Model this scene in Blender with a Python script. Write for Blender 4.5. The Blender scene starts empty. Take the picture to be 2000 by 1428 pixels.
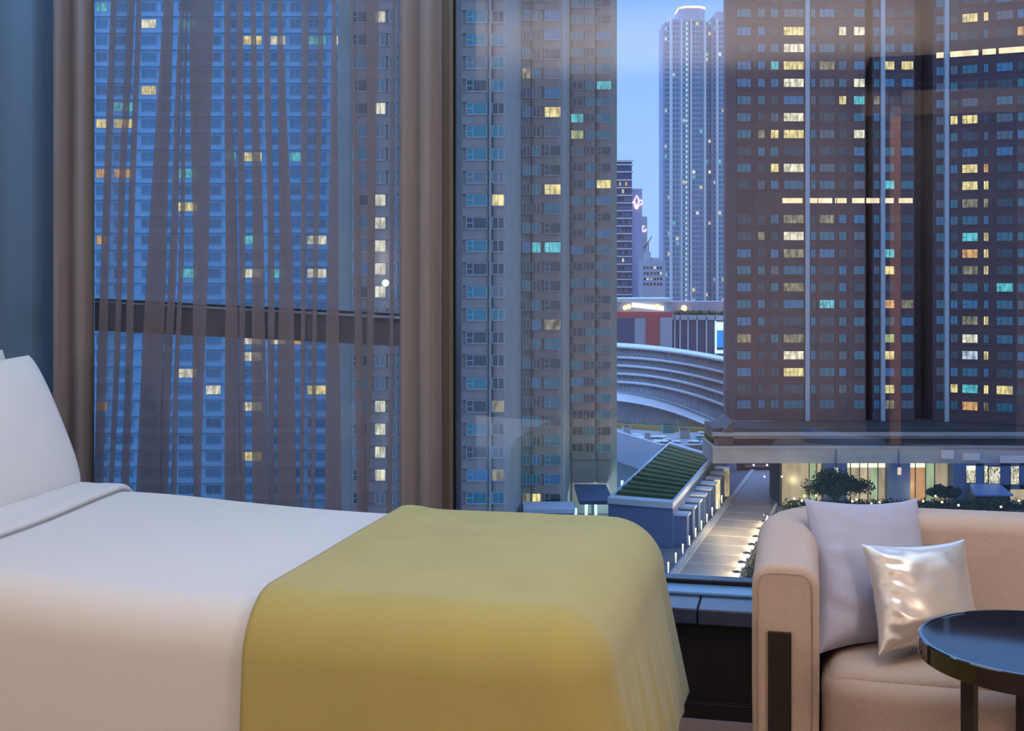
import bpy, bmesh, math, random
from mathutils import Vector, Matrix, noise
random.seed(7)
SC = bpy.context.scene
COL = SC.collection
PI = math.pi
FPX, HOR, CAMZ = 2400.0, 540.0, 1.25          # focal length in pixels, horizon row, eye height

def q(px): return (px-1000.0)/FPX
def at(px, py, d):                              # photo pixel and distance -> point of the place
    return Vector((q(px)*d, d, CAMZ+(HOR-py)/FPX*d))
def zat(py, d): return CAMZ+(HOR-py)/FPX*d

# ------------------------------------------------------------------ materials
MATS = {}
def mat(name, rgb, rough=0.6, metal=0.0, spec=0.5, var=0.0, vscale=8.0, bump=0.0, bscale=80.0,
        stretch=(1,1,1), sheen=0.0, coat=0.0, emit=None, estr=0.0):
    m = bpy.data.materials.new(name); m.use_nodes = True
    nt = m.node_tree; N = nt.nodes; L = nt.links
    b = N['Principled BSDF']
    b.inputs['Base Color'].default_value = (*rgb, 1)
    b.inputs['Roughness'].default_value = rough
    b.inputs['Metallic'].default_value = metal
    b.inputs['Specular IOR Level'].default_value = spec
    if sheen:
        b.inputs['Sheen Weight'].default_value = sheen
        b.inputs['Sheen Roughness'].default_value = 0.4
    if coat:
        b.inputs['Coat Weight'].default_value = coat
        b.inputs['Coat Roughness'].default_value = 0.03
    if var or bump:
        tc = N.new('ShaderNodeTexCoord'); mp = N.new('ShaderNodeMapping')
        mp.inputs['Scale'].default_value = stretch
        L.new(tc.outputs['Object'], mp.inputs['Vector'])
    if var:
        n = N.new('ShaderNodeTexNoise'); n.inputs['Scale'].default_value = vscale; n.inputs['Detail'].default_value = 4
        L.new(mp.outputs['Vector'], n.inputs['Vector'])
        mr = N.new('ShaderNodeMapRange')
        mr.inputs['From Min'].default_value = .25; mr.inputs['From Max'].default_value = .75
        mr.inputs['To Min'].default_value = 1-var; mr.inputs['To Max'].default_value = 1+var
        L.new(n.outputs['Fac'], mr.inputs['Value'])
        mx = N.new('ShaderNodeVectorMath'); mx.operation = 'SCALE'
        mx.inputs[0].default_value = rgb
        L.new(mr.outputs['Result'], mx.inputs['Scale'])
        L.new(mx.outputs['Vector'], b.inputs['Base Color'])
    if bump:
        n2 = N.new('ShaderNodeTexNoise'); n2.inputs['Scale'].default_value = bscale; n2.inputs['Detail'].default_value = 3
        L.new(mp.outputs['Vector'], n2.inputs['Vector'])
        bp = N.new('ShaderNodeBump'); bp.inputs['Strength'].default_value = bump; bp.inputs['Distance'].default_value = 0.01
        L.new(n2.outputs['Fac'], bp.inputs['Height'])
        L.new(bp.outputs['Normal'], b.inputs['Normal'])
    if emit:
        b.inputs['Emission Color'].default_value = (*emit, 1)
        b.inputs['Emission Strength'].default_value = estr
    MATS[name] = m
    return m

def lit(name, rgb, s=1.0, patt=0.5, scale=1.6):
    """A lit window: the room's light coming out, uneven where curtains and people block it."""
    m = bpy.data.materials.new(name); m.use_nodes = True
    nt = m.node_tree; N = nt.nodes; L = nt.links
    b = N['Principled BSDF']; b.inputs['Base Color'].default_value = (.05,.05,.05,1); b.inputs['Roughness'].default_value = .3
    b.inputs['Emission Color'].default_value = (*rgb, 1)
    g = N.new('ShaderNodeNewGeometry'); mp = N.new('ShaderNodeMapping'); mp.inputs['Scale'].default_value = (scale, scale, scale*.35)
    n = N.new('ShaderNodeTexNoise'); n.inputs['Scale'].default_value = 1.0; n.inputs['Detail'].default_value = 2
    L.new(g.outputs['Position'], mp.inputs['Vector']); L.new(mp.outputs['Vector'], n.inputs['Vector'])
    mr = N.new('ShaderNodeMapRange'); mr.inputs['From Min'].default_value = .35; mr.inputs['From Max'].default_value = .65
    mr.inputs['To Min'].default_value = s*(1-patt); mr.inputs['To Max'].default_value = s*(1+patt*.6)
    L.new(n.outputs['Fac'], mr.inputs['Value']); L.new(mr.outputs['Result'], b.inputs['Emission Strength'])
    MATS[name] = m
    return m

def glass_mat(name, refl=0.07, tint=(1,1,1)):
    m = bpy.data.materials.new(name); m.use_nodes = True
    nt = m.node_tree; N = nt.nodes; L = nt.links; N.clear()
    o = N.new('ShaderNodeOutputMaterial'); t = N.new('ShaderNodeBsdfTransparent'); t.inputs['Color'].default_value = (*tint,1)
    g = N.new('ShaderNodeBsdfGlossy'); g.inputs['Roughness'].default_value = 0.0
    fr = N.new('ShaderNodeFresnel'); fr.inputs['IOR'].default_value = 1.5
    ma = N.new('ShaderNodeMath'); ma.operation = 'MULTIPLY_ADD'; ma.inputs[1].default_value = 1.0; ma.inputs[2].default_value = refl-.04
    L.new(fr.outputs['Fac'], ma.inputs[0])
    mx = N.new('ShaderNodeMixShader'); L.new(ma.outputs[0], mx.inputs['Fac'])
    L.new(t.outputs[0], mx.inputs[1]); L.new(g.outputs[0], mx.inputs[2]); L.new(mx.outputs[0], o.inputs['Surface'])
    MATS[name] = m
    return m

def sheer_mat(name, rgb, open_=0.5):
    m = bpy.data.materials.new(name); m.use_nodes = True
    nt = m.node_tree; N = nt.nodes; L = nt.links; N.clear()
    o = N.new('ShaderNodeOutputMaterial'); t = N.new('ShaderNodeBsdfTransparent')
    d = N.new('ShaderNodeBsdfDiffuse'); d.inputs['Color'].default_value = (*rgb,1)
    tr = N.new('ShaderNodeBsdfTranslucent'); tr.inputs['Color'].default_value = (*[c*.8 for c in rgb],1)
    m1 = N.new('ShaderNodeMixShader'); m1.inputs['Fac'].default_value = .35
    L.new(d.outputs[0], m1.inputs[1]); L.new(tr.outputs[0], m1.inputs[2])
    # fine horizontal yarns vary the openness of the weave
    tc = N.new('ShaderNodeTexCoord'); mp = N.new('ShaderNodeMapping'); mp.inputs['Scale'].default_value = (25,25,300)
    n = N.new('ShaderNodeTexNoise'); n.inputs['Scale'].default_value = 1; n.inputs['Detail'].default_value = 2
    L.new(tc.outputs['Object'], mp.inputs['Vector']); L.new(mp.outputs['Vector'], n.inputs['Vector'])
    mr = N.new('ShaderNodeMapRange'); mr.inputs['From Min'].default_value=.3; mr.inputs['From Max'].default_value=.7
    mr.inputs['To Min'].default_value = open_-.05; mr.inputs['To Max'].default_value = open_+.05
    L.new(n.outputs['Fac'], mr.inputs['Value'])
    mx = N.new('ShaderNodeMixShader'); L.new(mr.outputs['Result'], mx.inputs['Fac'])
    L.new(m1.outputs[0], mx.inputs[1]); L.new(t.outputs[0], mx.inputs[2]); L.new(mx.outputs[0], o.inputs['Surface'])
    MATS[name] = m
    return m

# ------------------------------------------------------------------ mesh builder
class MB:
    def __init__(s): s.v=[]; s.f=[]; s.mi=[]; s.sm=[]
    def add(s, vs, fs, mi=0, smooth=False):
        o=len(s.v); s.v.extend([tuple(v) for v in vs])
        for f in fs: s.f.append(tuple(i+o for i in f)); s.mi.append(mi); s.sm.append(smooth)
        return s
    def box(s, x0,y0,z0,x1,y1,z1, mi=0, M=None):
        vs=[Vector((x,y,z)) for z in (z0,z1) for y in (y0,y1) for x in (x0,x1)]
        if M is not None: vs=[M@v for v in vs]
        return s.add(vs, [(0,2,3,1),(4,5,7,6),(0,1,5,4),(2,6,7,3),(0,4,6,2),(1,3,7,5)], mi)
    def prism(s, poly, z0, z1, mi=0):
        """poly: [(x,y)] counter-clockwise; z0 and z1 a number each, or a list of one per corner"""
        n=len(poly)
        a=z0 if isinstance(z0,(list,tuple)) else [z0]*n; b=z1 if isinstance(z1,(list,tuple)) else [z1]*n
        vs=[(p[0],p[1],a[i]) for i,p in enumerate(poly)]+[(p[0],p[1],b[i]) for i,p in enumerate(poly)]
        fs=[tuple(range(n-1,-1,-1)), tuple(range(n,2*n))]+[(i,(i+1)%n,n+(i+1)%n,n+i) for i in range(n)]
        return s.add(vs, fs, mi)
    def grid(s, fn, nu, nv, mi=0, smooth=True, flip=False):
        vs=[fn(i/nu, j/nv) for j in range(nv+1) for i in range(nu+1)]
        fs=[]
        for j in range(nv):
            for i in range(nu):
                a=j*(nu+1)+i; fc=(a,a+1,a+nu+2,a+nu+1)
                fs.append(fc[::-1] if flip else fc)
        return s.add(vs, fs, mi, smooth)
    def tube(s, pts, r, n=8, mi=0, cap=True):
        pts=[Vector(p) for p in pts]; rs=r if isinstance(r,(list,tuple)) else [r]*len(pts)
        vs=[]; 
        for i,p in enumerate(pts):
            t=(pts[min(i+1,len(pts)-1)]-pts[max(i-1,0)]).normalized()
            a=t.cross(Vector((0,0,1)))
            if a.length<1e-4: a=Vector((1,0,0))
            a.normalize(); b=t.cross(a)
            for k in range(n):
                th=2*PI*k/n; vs.append(p+(a*math.cos(th)+b*math.sin(th))*rs[i])
        fs=[(i*n+k,i*n+(k+1)%n,(i+1)*n+(k+1)%n,(i+1)*n+k) for i in range(len(pts)-1) for k in range(n)]
        if cap: fs+= [tuple(range(n-1,-1,-1)), tuple((len(pts)-1)*n+k for k in range(n))]
        return s.add(vs, fs, mi, True)
    def lathe(s, prof, c, n=48, mi=0, smooth=True):
        vs=[(c[0]+r*math.cos(2*PI*k/n), c[1]+r*math.sin(2*PI*k/n), z) for r,z in prof for k in range(n)]
        fs=[(i*n+k,i*n+(k+1)%n,(i+1)*n+(k+1)%n,(i+1)*n+k) for i in range(len(prof)-1) for k in range(n)]
        return s.add(vs, fs, mi, smooth)
    def ball(s, c, r, n=8, mi=0):
        prof=[(max(1e-4,r*math.sin(PI*i/n)), c[2]-r*math.cos(PI*i/n)) for i in range(n+1)]
        return s.lathe(prof, c, 2*n, mi)
    def mesh(s, name, mats, off=(0,0,0)):
        me=bpy.data.meshes.new(name)
        ox,oy,oz=off
        me.from_pydata([(x-ox,y-oy,z-oz) for x,y,z in s.v], [], s.f)
        for m in mats: me.materials.append(m)
        me.polygons.foreach_set('material_index', s.mi); me.polygons.foreach_set('use_smooth', s.sm)
        me.update()
        return me
    def build(s, name, mats, parent=None, bevel=0, seg=2, sub=0, solid=0):
        if not isinstance(mats,(list,tuple)): mats=[mats]
        off=world_loc(parent) if parent else (0,0,0)
        o=bpy.data.objects.new(name, s.mesh(name, mats, off)); COL.objects.link(o)
        if parent: o.parent=parent
        if solid:
            md=o.modifiers.new('Solidify','SOLIDIFY'); md.thickness=solid; md.offset=-1
        if bevel:
            md=o.modifiers.new('Bevel','BEVEL'); md.width=bevel; md.segments=seg; md.limit_method='ANGLE'
        if sub:
            md=o.modifiers.new('Subd','SUBSURF'); md.levels=sub; md.render_levels=sub
        return o

def world_loc(o):
    v=Vector((0,0,0))
    while o: v+=o.location; o=o.parent
    return v
def tag(o, label=None, cat=None, group=None, kind=None):
    if label: o['label']=label
    if cat: o['category']=cat
    if group: o['group']=group
    if kind: o['kind']=kind
    return o
def thing(name, label, cat, loc=(0,0,0), group=None):
    o=bpy.data.objects.new(name, None); COL.objects.link(o); o.location=loc; o.empty_display_size=.1
    return tag(o, label, cat, group)
def struct(name, loc=None):
    o=bpy.data.objects.new(name, None); COL.objects.link(o); o['kind']='structure'
    if loc: o.location=loc
    return o
def hold(mb, name, mats, label, cat, group=None, **k):
    return tag(mb.build(name, mats, None, **k), label, cat, group)

# the room's own axes: s runs along the window wall (right, slightly nearer), t away from the window into the room
ANG=math.radians(13.0)
U=Vector((math.cos(ANG),-math.sin(ANG),0)); Nn=Vector((-math.sin(ANG),-math.cos(ANG),0))
F0=Vector((-.276,3.316,0))
def R(s,t,z=0.0): return F0+U*s+Nn*t+Vector((0,0,z))
ROOM=Matrix(((U.x,Nn.x,0,F0.x),(U.y,Nn.y,0,F0.y),(0,0,1,0),(0,0,0,1)))
def s_of(px, t):                                  # where the sight line of column px crosses the plane t
    k=q(px); X0=F0.x+Nn.x*t; Y0=F0.y+Nn.y*t
    return (k*Y0-X0)/(U.x-k*U.y)
def rbox(mb, s0,t0,z0,s1,t1,z1, mi=0):
    # (s,t,z) is left-handed: swap s0/s1 so that faces point outwards
    vs=[R(s,t,z) for z in (z0,z1) for t in (t0,t1) for s in (s1,s0)]
    return mb.add(vs, [(0,2,3,1),(4,5,7,6),(0,1,5,4),(2,6,7,3),(0,4,6,2),(1,3,7,5)], mi)
def sstep(a,b,x):
    x=max(0,min(1,(x-a)/(b-a))); return x*x*(3-2*x)
# ================================================================== materials of the room
M_white=mat('white_cotton',(.80,.80,.82),.85,spec=.2,bump=.08,bscale=260)
M_pillow=mat('pillow_cotton',(.82,.82,.84),.85,spec=.2,bump=.06,bscale=240)
M_throw=mat('olive_velvet',(.50,.44,.16),.9,spec=.15,var=.07,vscale=5,bump=.12,bscale=190,sheen=.35,stretch=(1,1,.35))
M_sofa=mat('beige_weave',(.60,.485,.43),.9,spec=.2,var=.07,vscale=420,bump=.28,bscale=420,stretch=(1,1,.4))
M_piping=mat('beige_piping',(.47,.37,.31),.9,spec=.2)
M_black=mat('black_metal',(.022,.020,.020),.45,spec=.4,var=.12,vscale=30)
M_gloss=mat('black_lacquer',(.006,.006,.008),.04,spec=.16)
M_apron=mat('black_lacquer_rim',(.012,.010,.010),.12,spec=.5,coat=.6)
M_lilac=mat('lilac_grey_linen',(.46,.47,.62),.75,spec=.3,bump=.1,bscale=260,sheen=.2)
M_satin=mat('silver_satin',(.78,.74,.72),.36,metal=.6,spec=.5,bump=.06,bscale=40)
M_drape=mat('taupe_drape',(.25,.228,.24),.85,spec=.15,var=.08,vscale=60,stretch=(1,1,.05))
M_sheer=sheer_mat('sheer_voile',(.40,.365,.40),.82)
M_wallp=mat('smoked_wall_panel',(.13,.20,.27),.42,spec=.6,var=.1,vscale=14,stretch=(1,1,.06))
M_trim=mat('bronze_trim',(.34,.29,.25),.4,metal=.4,var=.08,vscale=40)
M_mull=mat('bronze_mullion',(.20,.155,.115),.5,metal=.1,var=.1,vscale=30,stretch=(1,1,.05))
M_gask=mat('black_gasket',(.006,.006,.008),.25)
M_rail=mat('sky_tinted_sill_metal',(.20,.40,.68),.4,spec=.6)  # the sky's blue reflection is put into the base colour
M_stone=mat('dark_granite',(.07,.085,.13),.3,spec=.6,var=.3,vscale=160,bump=.03,bscale=300)
M_panel=mat('dark_timber_panel',(.030,.025,.023),.5,spec=.3,var=.2,vscale=25,stretch=(1,1,.1))
M_carpet=mat('taupe_carpet',(.36,.22,.17),.95,spec=.1,var=.2,vscale=120,bump=.6,bscale=350)
M_paint=mat('cream_paint',(.58,.53,.48),.8,spec=.2,var=.03,vscale=3)
M_ceil=mat('ceiling_paint',(.70,.68,.66),.85,spec=.2,var=.02,vscale=2)
M_wood=mat('amber_wood_veneer',(.62,.33,.16),.45,var=.2,vscale=20,stretch=(1,1,.08))
M_dark=mat('dark_recess_paint',(.03,.03,.035),.7,var=.1,vscale=6)
M_bedbase=mat('charcoal_upholstery',(.06,.055,.06),.9,bump=.2,bscale=200)
M_glass=glass_mat('window_glass',.10)
M_transom=mat('grey_transom',(.20,.23,.30),.6,spec=.3,var=.06,vscale=6)
M_lampglow=lit('downlight_lens',(1,.82,.6),6.0,0.05)

GT=-.592                                           # glass plane
SL, SR, TB, CH = -1.41, 3.7, 5.6, 2.72
def room():
    m=MB(); rbox(m,SL-.3,-.33,-.12,SR+.1,TB+.1,0); tag(m.build('floor',M_carpet),kind='structure')
    m=MB(); rbox(m,SL-.3,GT-.25,CH,SR+.1,TB+.1,CH+.15); tag(m.build('ceiling',M_ceil),kind='structure')
    m=MB(); rbox(m,SL-.12,GT-.06,0,SL,TB,CH); tag(m.build('wall_left',M_wallp),kind='structure')
    m=MB(); rbox(m,SR,GT-.1,0,SR+.12,TB,CH); tag(m.build('wall_right',M_paint),kind='structure')
    m=MB(); rbox(m,SL-.12,TB,0,SR+.12,TB+.12,CH); tag(m.build('wall_rear',M_paint),kind='structure')
    # bulkhead over the window
    m=MB(); rbox(m,SL,GT-.2,2.5,SR,GT+.02,CH); tag(m.build('wall_window_header',M_ceil),kind='structure')
    # low wall below the window, with skirting
    m=MB(); rbox(m,SL,-.62,0,SR,-.345,.268); tag(m.build('wall_window',M_panel),kind='structure')
    m=MB(); rbox(m,SL,-.345,0,SR,-.33,.045); rbox(m,SL,-.345,.045,SR,-.338,.049); tag(m.build('baseboard_window',M_panel,bevel=.002),kind='structure')
    # stone ledge in two lengths
    sj=s_of(1362,-.33)
    sl=struct('window_sill')
    for a,b in ((SL,sj-.0015),(sj+.0015,SR)):
        m=MB(); rbox(m,a,-.62,.268,b,-.322,.312); m.build('ledge_stone',M_stone,sl,bevel=.004)
    m=MB(); rbox(m,SL,-.62,.3121,SR,-.47,.322); m.build('sill_rail',M_rail,sl,bevel=.003)
    # corner trim on the left wall
    m=MB(); rbox(m,SL-.001,-.56,0.0,SL+.012,-.535,2.5); tag(m.build('trim_1',M_trim,bevel=.003),kind='structure')
    # right window: one large pane, black gaskets, bronze mullion
    w2=struct('window_2')
    sm0,sm1=s_of(862,GT+.06),s_of(880.5,GT+.06)
    m=MB(); rbox(m,sm0,GT-.08,.33,sm1,GT+.06,2.5); m.build('mullion',M_mull,w2,bevel=.004)
    m=MB(); rbox(m,sm1,GT-.012,.330,SR,GT+.000,2.5); m.build('glass',M_glass,w2)
    m=MB(); rbox(m,sm1,GT-.03,.322,SR,GT+.03,.337)
    rbox(m,sm1,GT-.03,.372,sm1+.008,GT+.03,2.5); m.build('gasket',M_gask,w2,bevel=.003)
    # left window behind the curtains: pane, transom
    w1=struct('window_1')
    m=MB(); rbox(m,SL,GT-.012,.33,sm0,GT,2.5); m.build('glass',M_glass,w1)
    t0=GT-.02; t1=GT+.03
    pa,pb=185,782
    m=MB()
    def bar(ya,yb,ya2,yb2,ta,tb,mi):
        vs=[]
        for (px,y0,y1) in ((pa,ya,yb),(pb,ya2,yb2)):
            for t in (ta,tb):
                s=s_of(px,tb); d=R(s,tb).y
                for y in (y1,y0): vs.append(R(s,t,zat(y,d)))
        m.add(vs,[(0,1,3,2),(4,6,7,5),(0,4,5,1),(2,3,7,6),(1,5,7,3),(0,2,6,4)],mi)
    bar(590.5,646,622,676,t0,t1,0)
    bar(587,591,618,623,t0,t1+.012,1); bar(583,587,613,618,t0,t1+.004,2)
    m.build('transom',[M_transom,mat('skylit_transom_cap',(.45,.62,.85),.3,spec=.7),M_gask],w1)  # cap's bright blue is sky light put into its colour
room()

# ---------------------------------------------------------------- rear of the room (seen only as a reflection in the glass)
m=MB(); rbox(m,1.68,4.9,0,1.755,5.0,2.41); rbox(m,1.675,4.895,2.41,1.76,5.005,2.6,1)
tag(m.build('trim_2',[M_wood,M_black],bevel=.004),kind='structure')
m=MB(); rbox(m,1.55,5.3,0,2.6,5.6,2.46); rbox(m,1.5,5.25,2.46,3.7,5.6,2.64,1); tag(m.build('wall_closet',[M_dark,M_paint]),kind='structure')

m=MB(); rbox(m,1.5,4.2,CH-.03,3.3,5.1,CH)
for k in range(18): rbox(m,1.5,4.22+.05*k,CH-.05,3.3,4.235+.05*k,CH-.03)
tag(m.build('trim_3',M_dark),kind='structure')
# ---------------------------------------------------------------- curtains
ZB,ZT=.345,2.49
def curtain_mesh(path, top, bot, wob=0.0):
    """path: list of (x at the top, x at the bottom, depth) samples; makes the hanging cloth."""
    nz=22; mb=MB(); n=len(path)-1
    def fn(u,v):
        i=min(int(round(u*n)),n); a,b,o=path[i]
        z=ZB+(ZT-ZB)*v
        k=v**1.15
        return R(b+(a-b)*k + wob*noise.noise((a*7,v*3.2,3)), o, z)
    return mb.grid(fn,n,nz,0,True)
def smooth_path(p, sub=3):
    out=[]
    for i in range(len(p)-1):
        p0,p1,p2,p3=p[max(i-1,0)],p[i],p[i+1],p[min(i+2,len(p)-1)]
        for k in range(sub):
            t=k/sub
            out.append(tuple(.5*((2*b)+(-a+c)*t+(2*a-5*b+4*c-d)*t*t+(-a+3*b-3*c+d)*t**3) for a,b,c,d in zip(p0,p1,p2,p3)))
    out.append(p[-1]); return out
CT=-.455                                           # hanging line of the sheer
def ext(p0,p900,t):                                # columns at rows 0 and 900 -> s at the cloth's top and bottom
    a=s_of(p0,t); b=s_of(p900,t)
    z0=zat(0,3.86); z9=zat(900,3.86); g=(a-b)/(z0-z9)
    return a+g*(ZT-z0), b+g*(ZB-z9)
PLEATS=[(217,228,187,203),(250,263,216,226),(267,276,240,254),(319,336,274,315),(353,361,316,331),(364,370,338,347),
 (373,419,378,394),(440,448,440,467),(461,474,470,480),(490,497,496,524),(516,528,528,538),(545,552,544,577),(592,604,584,592),
 (622,632,608,616),(648,654,638,665),(683,688,698,714),(718,741,716,723),(767,772,758,766)]
def sheer():
    P=[]
    def add(pt,pb,o):
        a,b=ext(pt,pb,CT+o); P.append((a,b,CT+o))
    def fold(a0,a1,b0,b1,n,o0,do):                 # n layers lying back and forth between two edges
        o=o0
        for k in range(n):
            A,B=(a0,b0) if k%2==0 else (a1,b1); C,D=(a1,b1) if k%2==0 else (a0,b0)
            add(A,B,o); add(A*.5+C*.5,B*.5+D*.5,o+do*.2); add(C,D,o+do*.35); o+=do
        return o
    add(174,172,-.012); add(182,180,-.006)
    last=(187,186)
    for i,(a0,a1,b0,b1) in enumerate(PLEATS):
        ga=a0-last[0]; gb=b0-last[1]
        w=.016+.008*math.sin(i*2.1)
        if i in (1,8,13,16):
            fold(last[0]+ga*.12,last[0]+ga*.9,last[1]+gb*.12,last[1]+gb*.9,3,.002,.012)
        else:
            add(last[0]+ga*.35,last[1]+gb*.35,w); add(last[0]+ga*.75,last[1]+gb*.75,.004)
        fold(a0,a1,b0,b1,11,.000,.0055)
        last=(a1,b1)
    add(776,769,.02); add(783,779,.02); add(792,792,.0)
    return curtain_mesh(smooth_path(P,3),0,0,.009)
hold(sheer(),'sheer_curtain',M_sheer,'translucent grey voile curtain hanging in folds over the left window','curtain')
def drape(pa,pb,t,folds,amp,name,label):
    P=[]
    n=folds*8
    for i in range(n+1):
        px=pa+(pb-pa)*i/n; s=s_of(px,t)
        P.append((s,s,t+amp*math.sin(i/8*2*PI+.7)+amp*.3*math.sin(i*1.9)))
    hold(curtain_mesh(P,0,0,.002),name,M_drape,label,'curtain')
drape(783,864,-.400,2,.014,'blackout_drape','opaque taupe drape gathered in vertical folds beside the bronze mullion')
drape(109,187,-.405,2,.022,'blackout_drape','narrow opaque taupe drape gathered in the corner beside the dark wall')
# ================================================================== bed
bed=thing('bed','wide bed made up with white sheets, its long side toward the window','bed',R(-.3,.5,0))
def prof(e,Rr,flare):
    if e<=0: return 0,0
    arc=Rr*PI/2
    if e<arc: th=e/Rr; return Rr*math.sin(th), Rr*(1-math.cos(th))
    return Rr+(e-arc)*flare, Rr+(e-arc)*math.sqrt(1-flare*flare)
def drape_pt(a,b,s1,t0,t1,Rr,ztop,fl_s,fl_t,rip=0.0):
    ca=min(a,s1-Rr); cb=max(t0+Rr,min(b,t1-Rr))
    ex=a-ca; ey=b-cb; e=math.hypot(ex,ey)
    if e<1e-9: return ca,cb,ztop(ca,cb)
    dx,dy=ex/e,ey/e
    fl=fl_s*dx*dx+fl_t*dy*dy
    o,dz=prof(e,Rr,fl)
    if rip:
        o+=rip*sstep(.16,.5,e)*(math.sin(b*46+a*3)+.6*math.sin(b*83+1.3))*(.25+.75*sstep(.3,1.0,b))*abs(dx)
    return ca+dx*o, cb+dy*o, ztop(ca,cb)-dz
def duv_top(s,t):
    return .622+.028*sstep(-.05,-.8,s)+.004*noise.noise((s*2.2,t*2.2,1.0))
S1,T0,T1=.665,-.02,1.02
m=MB(); rbox(m,-1.36,T0+.05,.05,S1-.03,T1-.05,.30); m.build('bed_base',M_bedbase,bed,bevel=.02)
m=MB(); rbox(m,-1.36,T0+.02,.30,S1-.02,T1-.02,.555); m.build('mattress',M_white,bed,bevel=.05,seg=4)
m=MB(); rbox(m,-1.40,T0-.05,.05,-1.36,T1+.3,.98); m.build('headboard',M_bedbase,bed,bevel=.012)
for s_ in (-1.3,.55):
    for t_ in (.1,.9):
        m=MB(); m.box(-.03,-.03,0,.03,.03,.05,0,Matrix.Translation(R(s_,t_,0))); m.build('leg',M_black,bed)
def duvet(u,v):
    a=-1.08+(S1+.40+1.08)*u; b=-.42+(1.02+.50+.42)*v
    s,t,z=drape_pt(a,b,S1,T0,T1,.105,duv_top,.02,.03)
    return R(s,t,max(z,.06))
m=MB(); m.grid(duvet,120,110,0,True); m.build('duvet',M_white,bed)
# turned-down sheet: a doubled layer with a rolled hem across the bed
def foldedge(t): return -.835+.066*sstep(-.1,.75,t)+.02*sstep(.7,1.2,t)
def turn(u,v):
    b=-.34+(1.02+.45+.34)*v
    fe=foldedge(b); L=fe+1.12
    # u<.8 top layer, then rolls under at the hem
    if u<.86: a=-1.12+L*(u/.86); h=.020
    else:
        th=(u-.86)/.14*PI; a=fe+.011*math.sin(th); h=.020-.0105*(1-math.cos(th))
    h+= .0015*math.exp(-((a-fe+.07)/.016)**2)*-1
    s,t,z=drape_pt(a,b,S1,T0-.006,T1+.006,.105,lambda s,t:duv_top(s,t)+h,.02,.03)
    # the layer puffs up where it wraps over the far edge
    return R(s,t-.012*sstep(.1,-.1,t),max(z,.07))
m=MB(); m.grid(turn,60,90,0,True); m.build('turned_down_sheet',M_white,bed)
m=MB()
def hem_shade(u,v):
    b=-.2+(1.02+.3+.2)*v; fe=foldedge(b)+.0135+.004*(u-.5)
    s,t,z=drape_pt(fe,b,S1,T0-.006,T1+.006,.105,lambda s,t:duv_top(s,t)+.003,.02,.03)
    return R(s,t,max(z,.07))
m.grid(hem_shade,2,80,0,True); m.build('hem_shade_strip',mat('hem_shade_grey',(.30,.29,.31),.9),bed)  # dark strip painted where the fold's shade falls

# throw
def thr_top(s,t): return duv_top(s,t)+.012+.006*math.exp(-((s-.03)/.04)**2)
def throw(u,v):
    a=.004+(S1-.12+.19+.325-.004)*u; b=-.17+(1.02+.62+.17)*v
    s,t,z=drape_pt(a,b,S1+.022,T0-.014,T1+.014,.125,thr_top,.20,.07,.0075)
    z+=.0022*noise.noise((s*9,t*9,4))*sstep(.9,.2,t)
    return R(s,t,max(z,.03))
m=MB(); m.grid(throw,110,150,0,True)
hold(m,'throw_blanket',M_throw,'olive green velvet throw spread over the foot of the white bed','blanket',solid=.008)

# ---------------------------------------------------------------- cushions and pillows
def cushion(TL,TR,BL,thick,pinch,pw=.45,seed=1,wr=0.0,N=44,left=0.0,flange=0.0,crn=0.0):
    TL,TR,BL=Vector(TL),Vector(TR),Vector(BL)
    C=(TR+BL)/2; ux=(TR-TL)/2; vy=(TL-BL)/2; n=ux.cross(vy).normalized()
    mb=MB()
    for side in (1,-1):
        def fn(a,b):
            u=math.sin((a-.5)*PI*.5)/math.sin(PI*.25) ; v=math.sin((b-.5)*PI*.5)/math.sin(PI*.25)
            u=max(-1,min(1,u)); v=max(-1,min(1,v))
            x=u*(1-pinch*(1-v*v)*u*u); y=v*(1-pinch*(1-u*u)*v*v)
            if crn:
                k=(abs(u)*abs(v))**3; x*=1-crn*k; y*=1-crn*k
            w=max(0,(1-u*u)*(1-v*v))
            h=thick*w**pw
            e=min(1,w*6)
            if wr: h+=wr*noise.noise((u*3.1+seed,v*3.1,seed*2.3))*e*side
            if left: h+=left*math.exp(-((u+.80)/.34)**2)*e*(noise.noise((v*5.5+u*2.6,seed*1.7,u*.8))*1.7+.5*math.sin(v*17+u*7+3*noise.noise((u*2,v*2,seed))))
            return C+ux*x+vy*y+n*h*side
        mb.grid(fn,N,N,0,True,flip=(side<0))
    # seam piping round the rim
    return mb
# bed pillows: standing against the headboard, faces toward the foot
def bedpillow(s_b,z_b,s_t,z_t,ta,tb,thick,sag=0.0):
    TL=R(s_t,tb,z_t-sag); TR=R(s_t,ta,z_t); BL=R(s_b,tb,z_b-sag)
    return cushion(TL,TR,BL,thick,.035,.42,3,.004,N=40,crn=.05)
p=thing('pillow','plump white pillow standing in front at the head of the bed','pillow',R(-1.05,.45,.67))
bedpillow(-.955,.655,-1.13,1.035,.03,.80,.075,.055).build('pillowcase',M_pillow,p)
p2=thing('pillow','second white pillow tucked behind the plump front pillow','pillow',R(-1.25,.55,.66))
bedpillow(-1.185,.66,-1.24,1.046,-.008,.78,.06,.01).build('pillowcase',M_pillow,p2)
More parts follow.
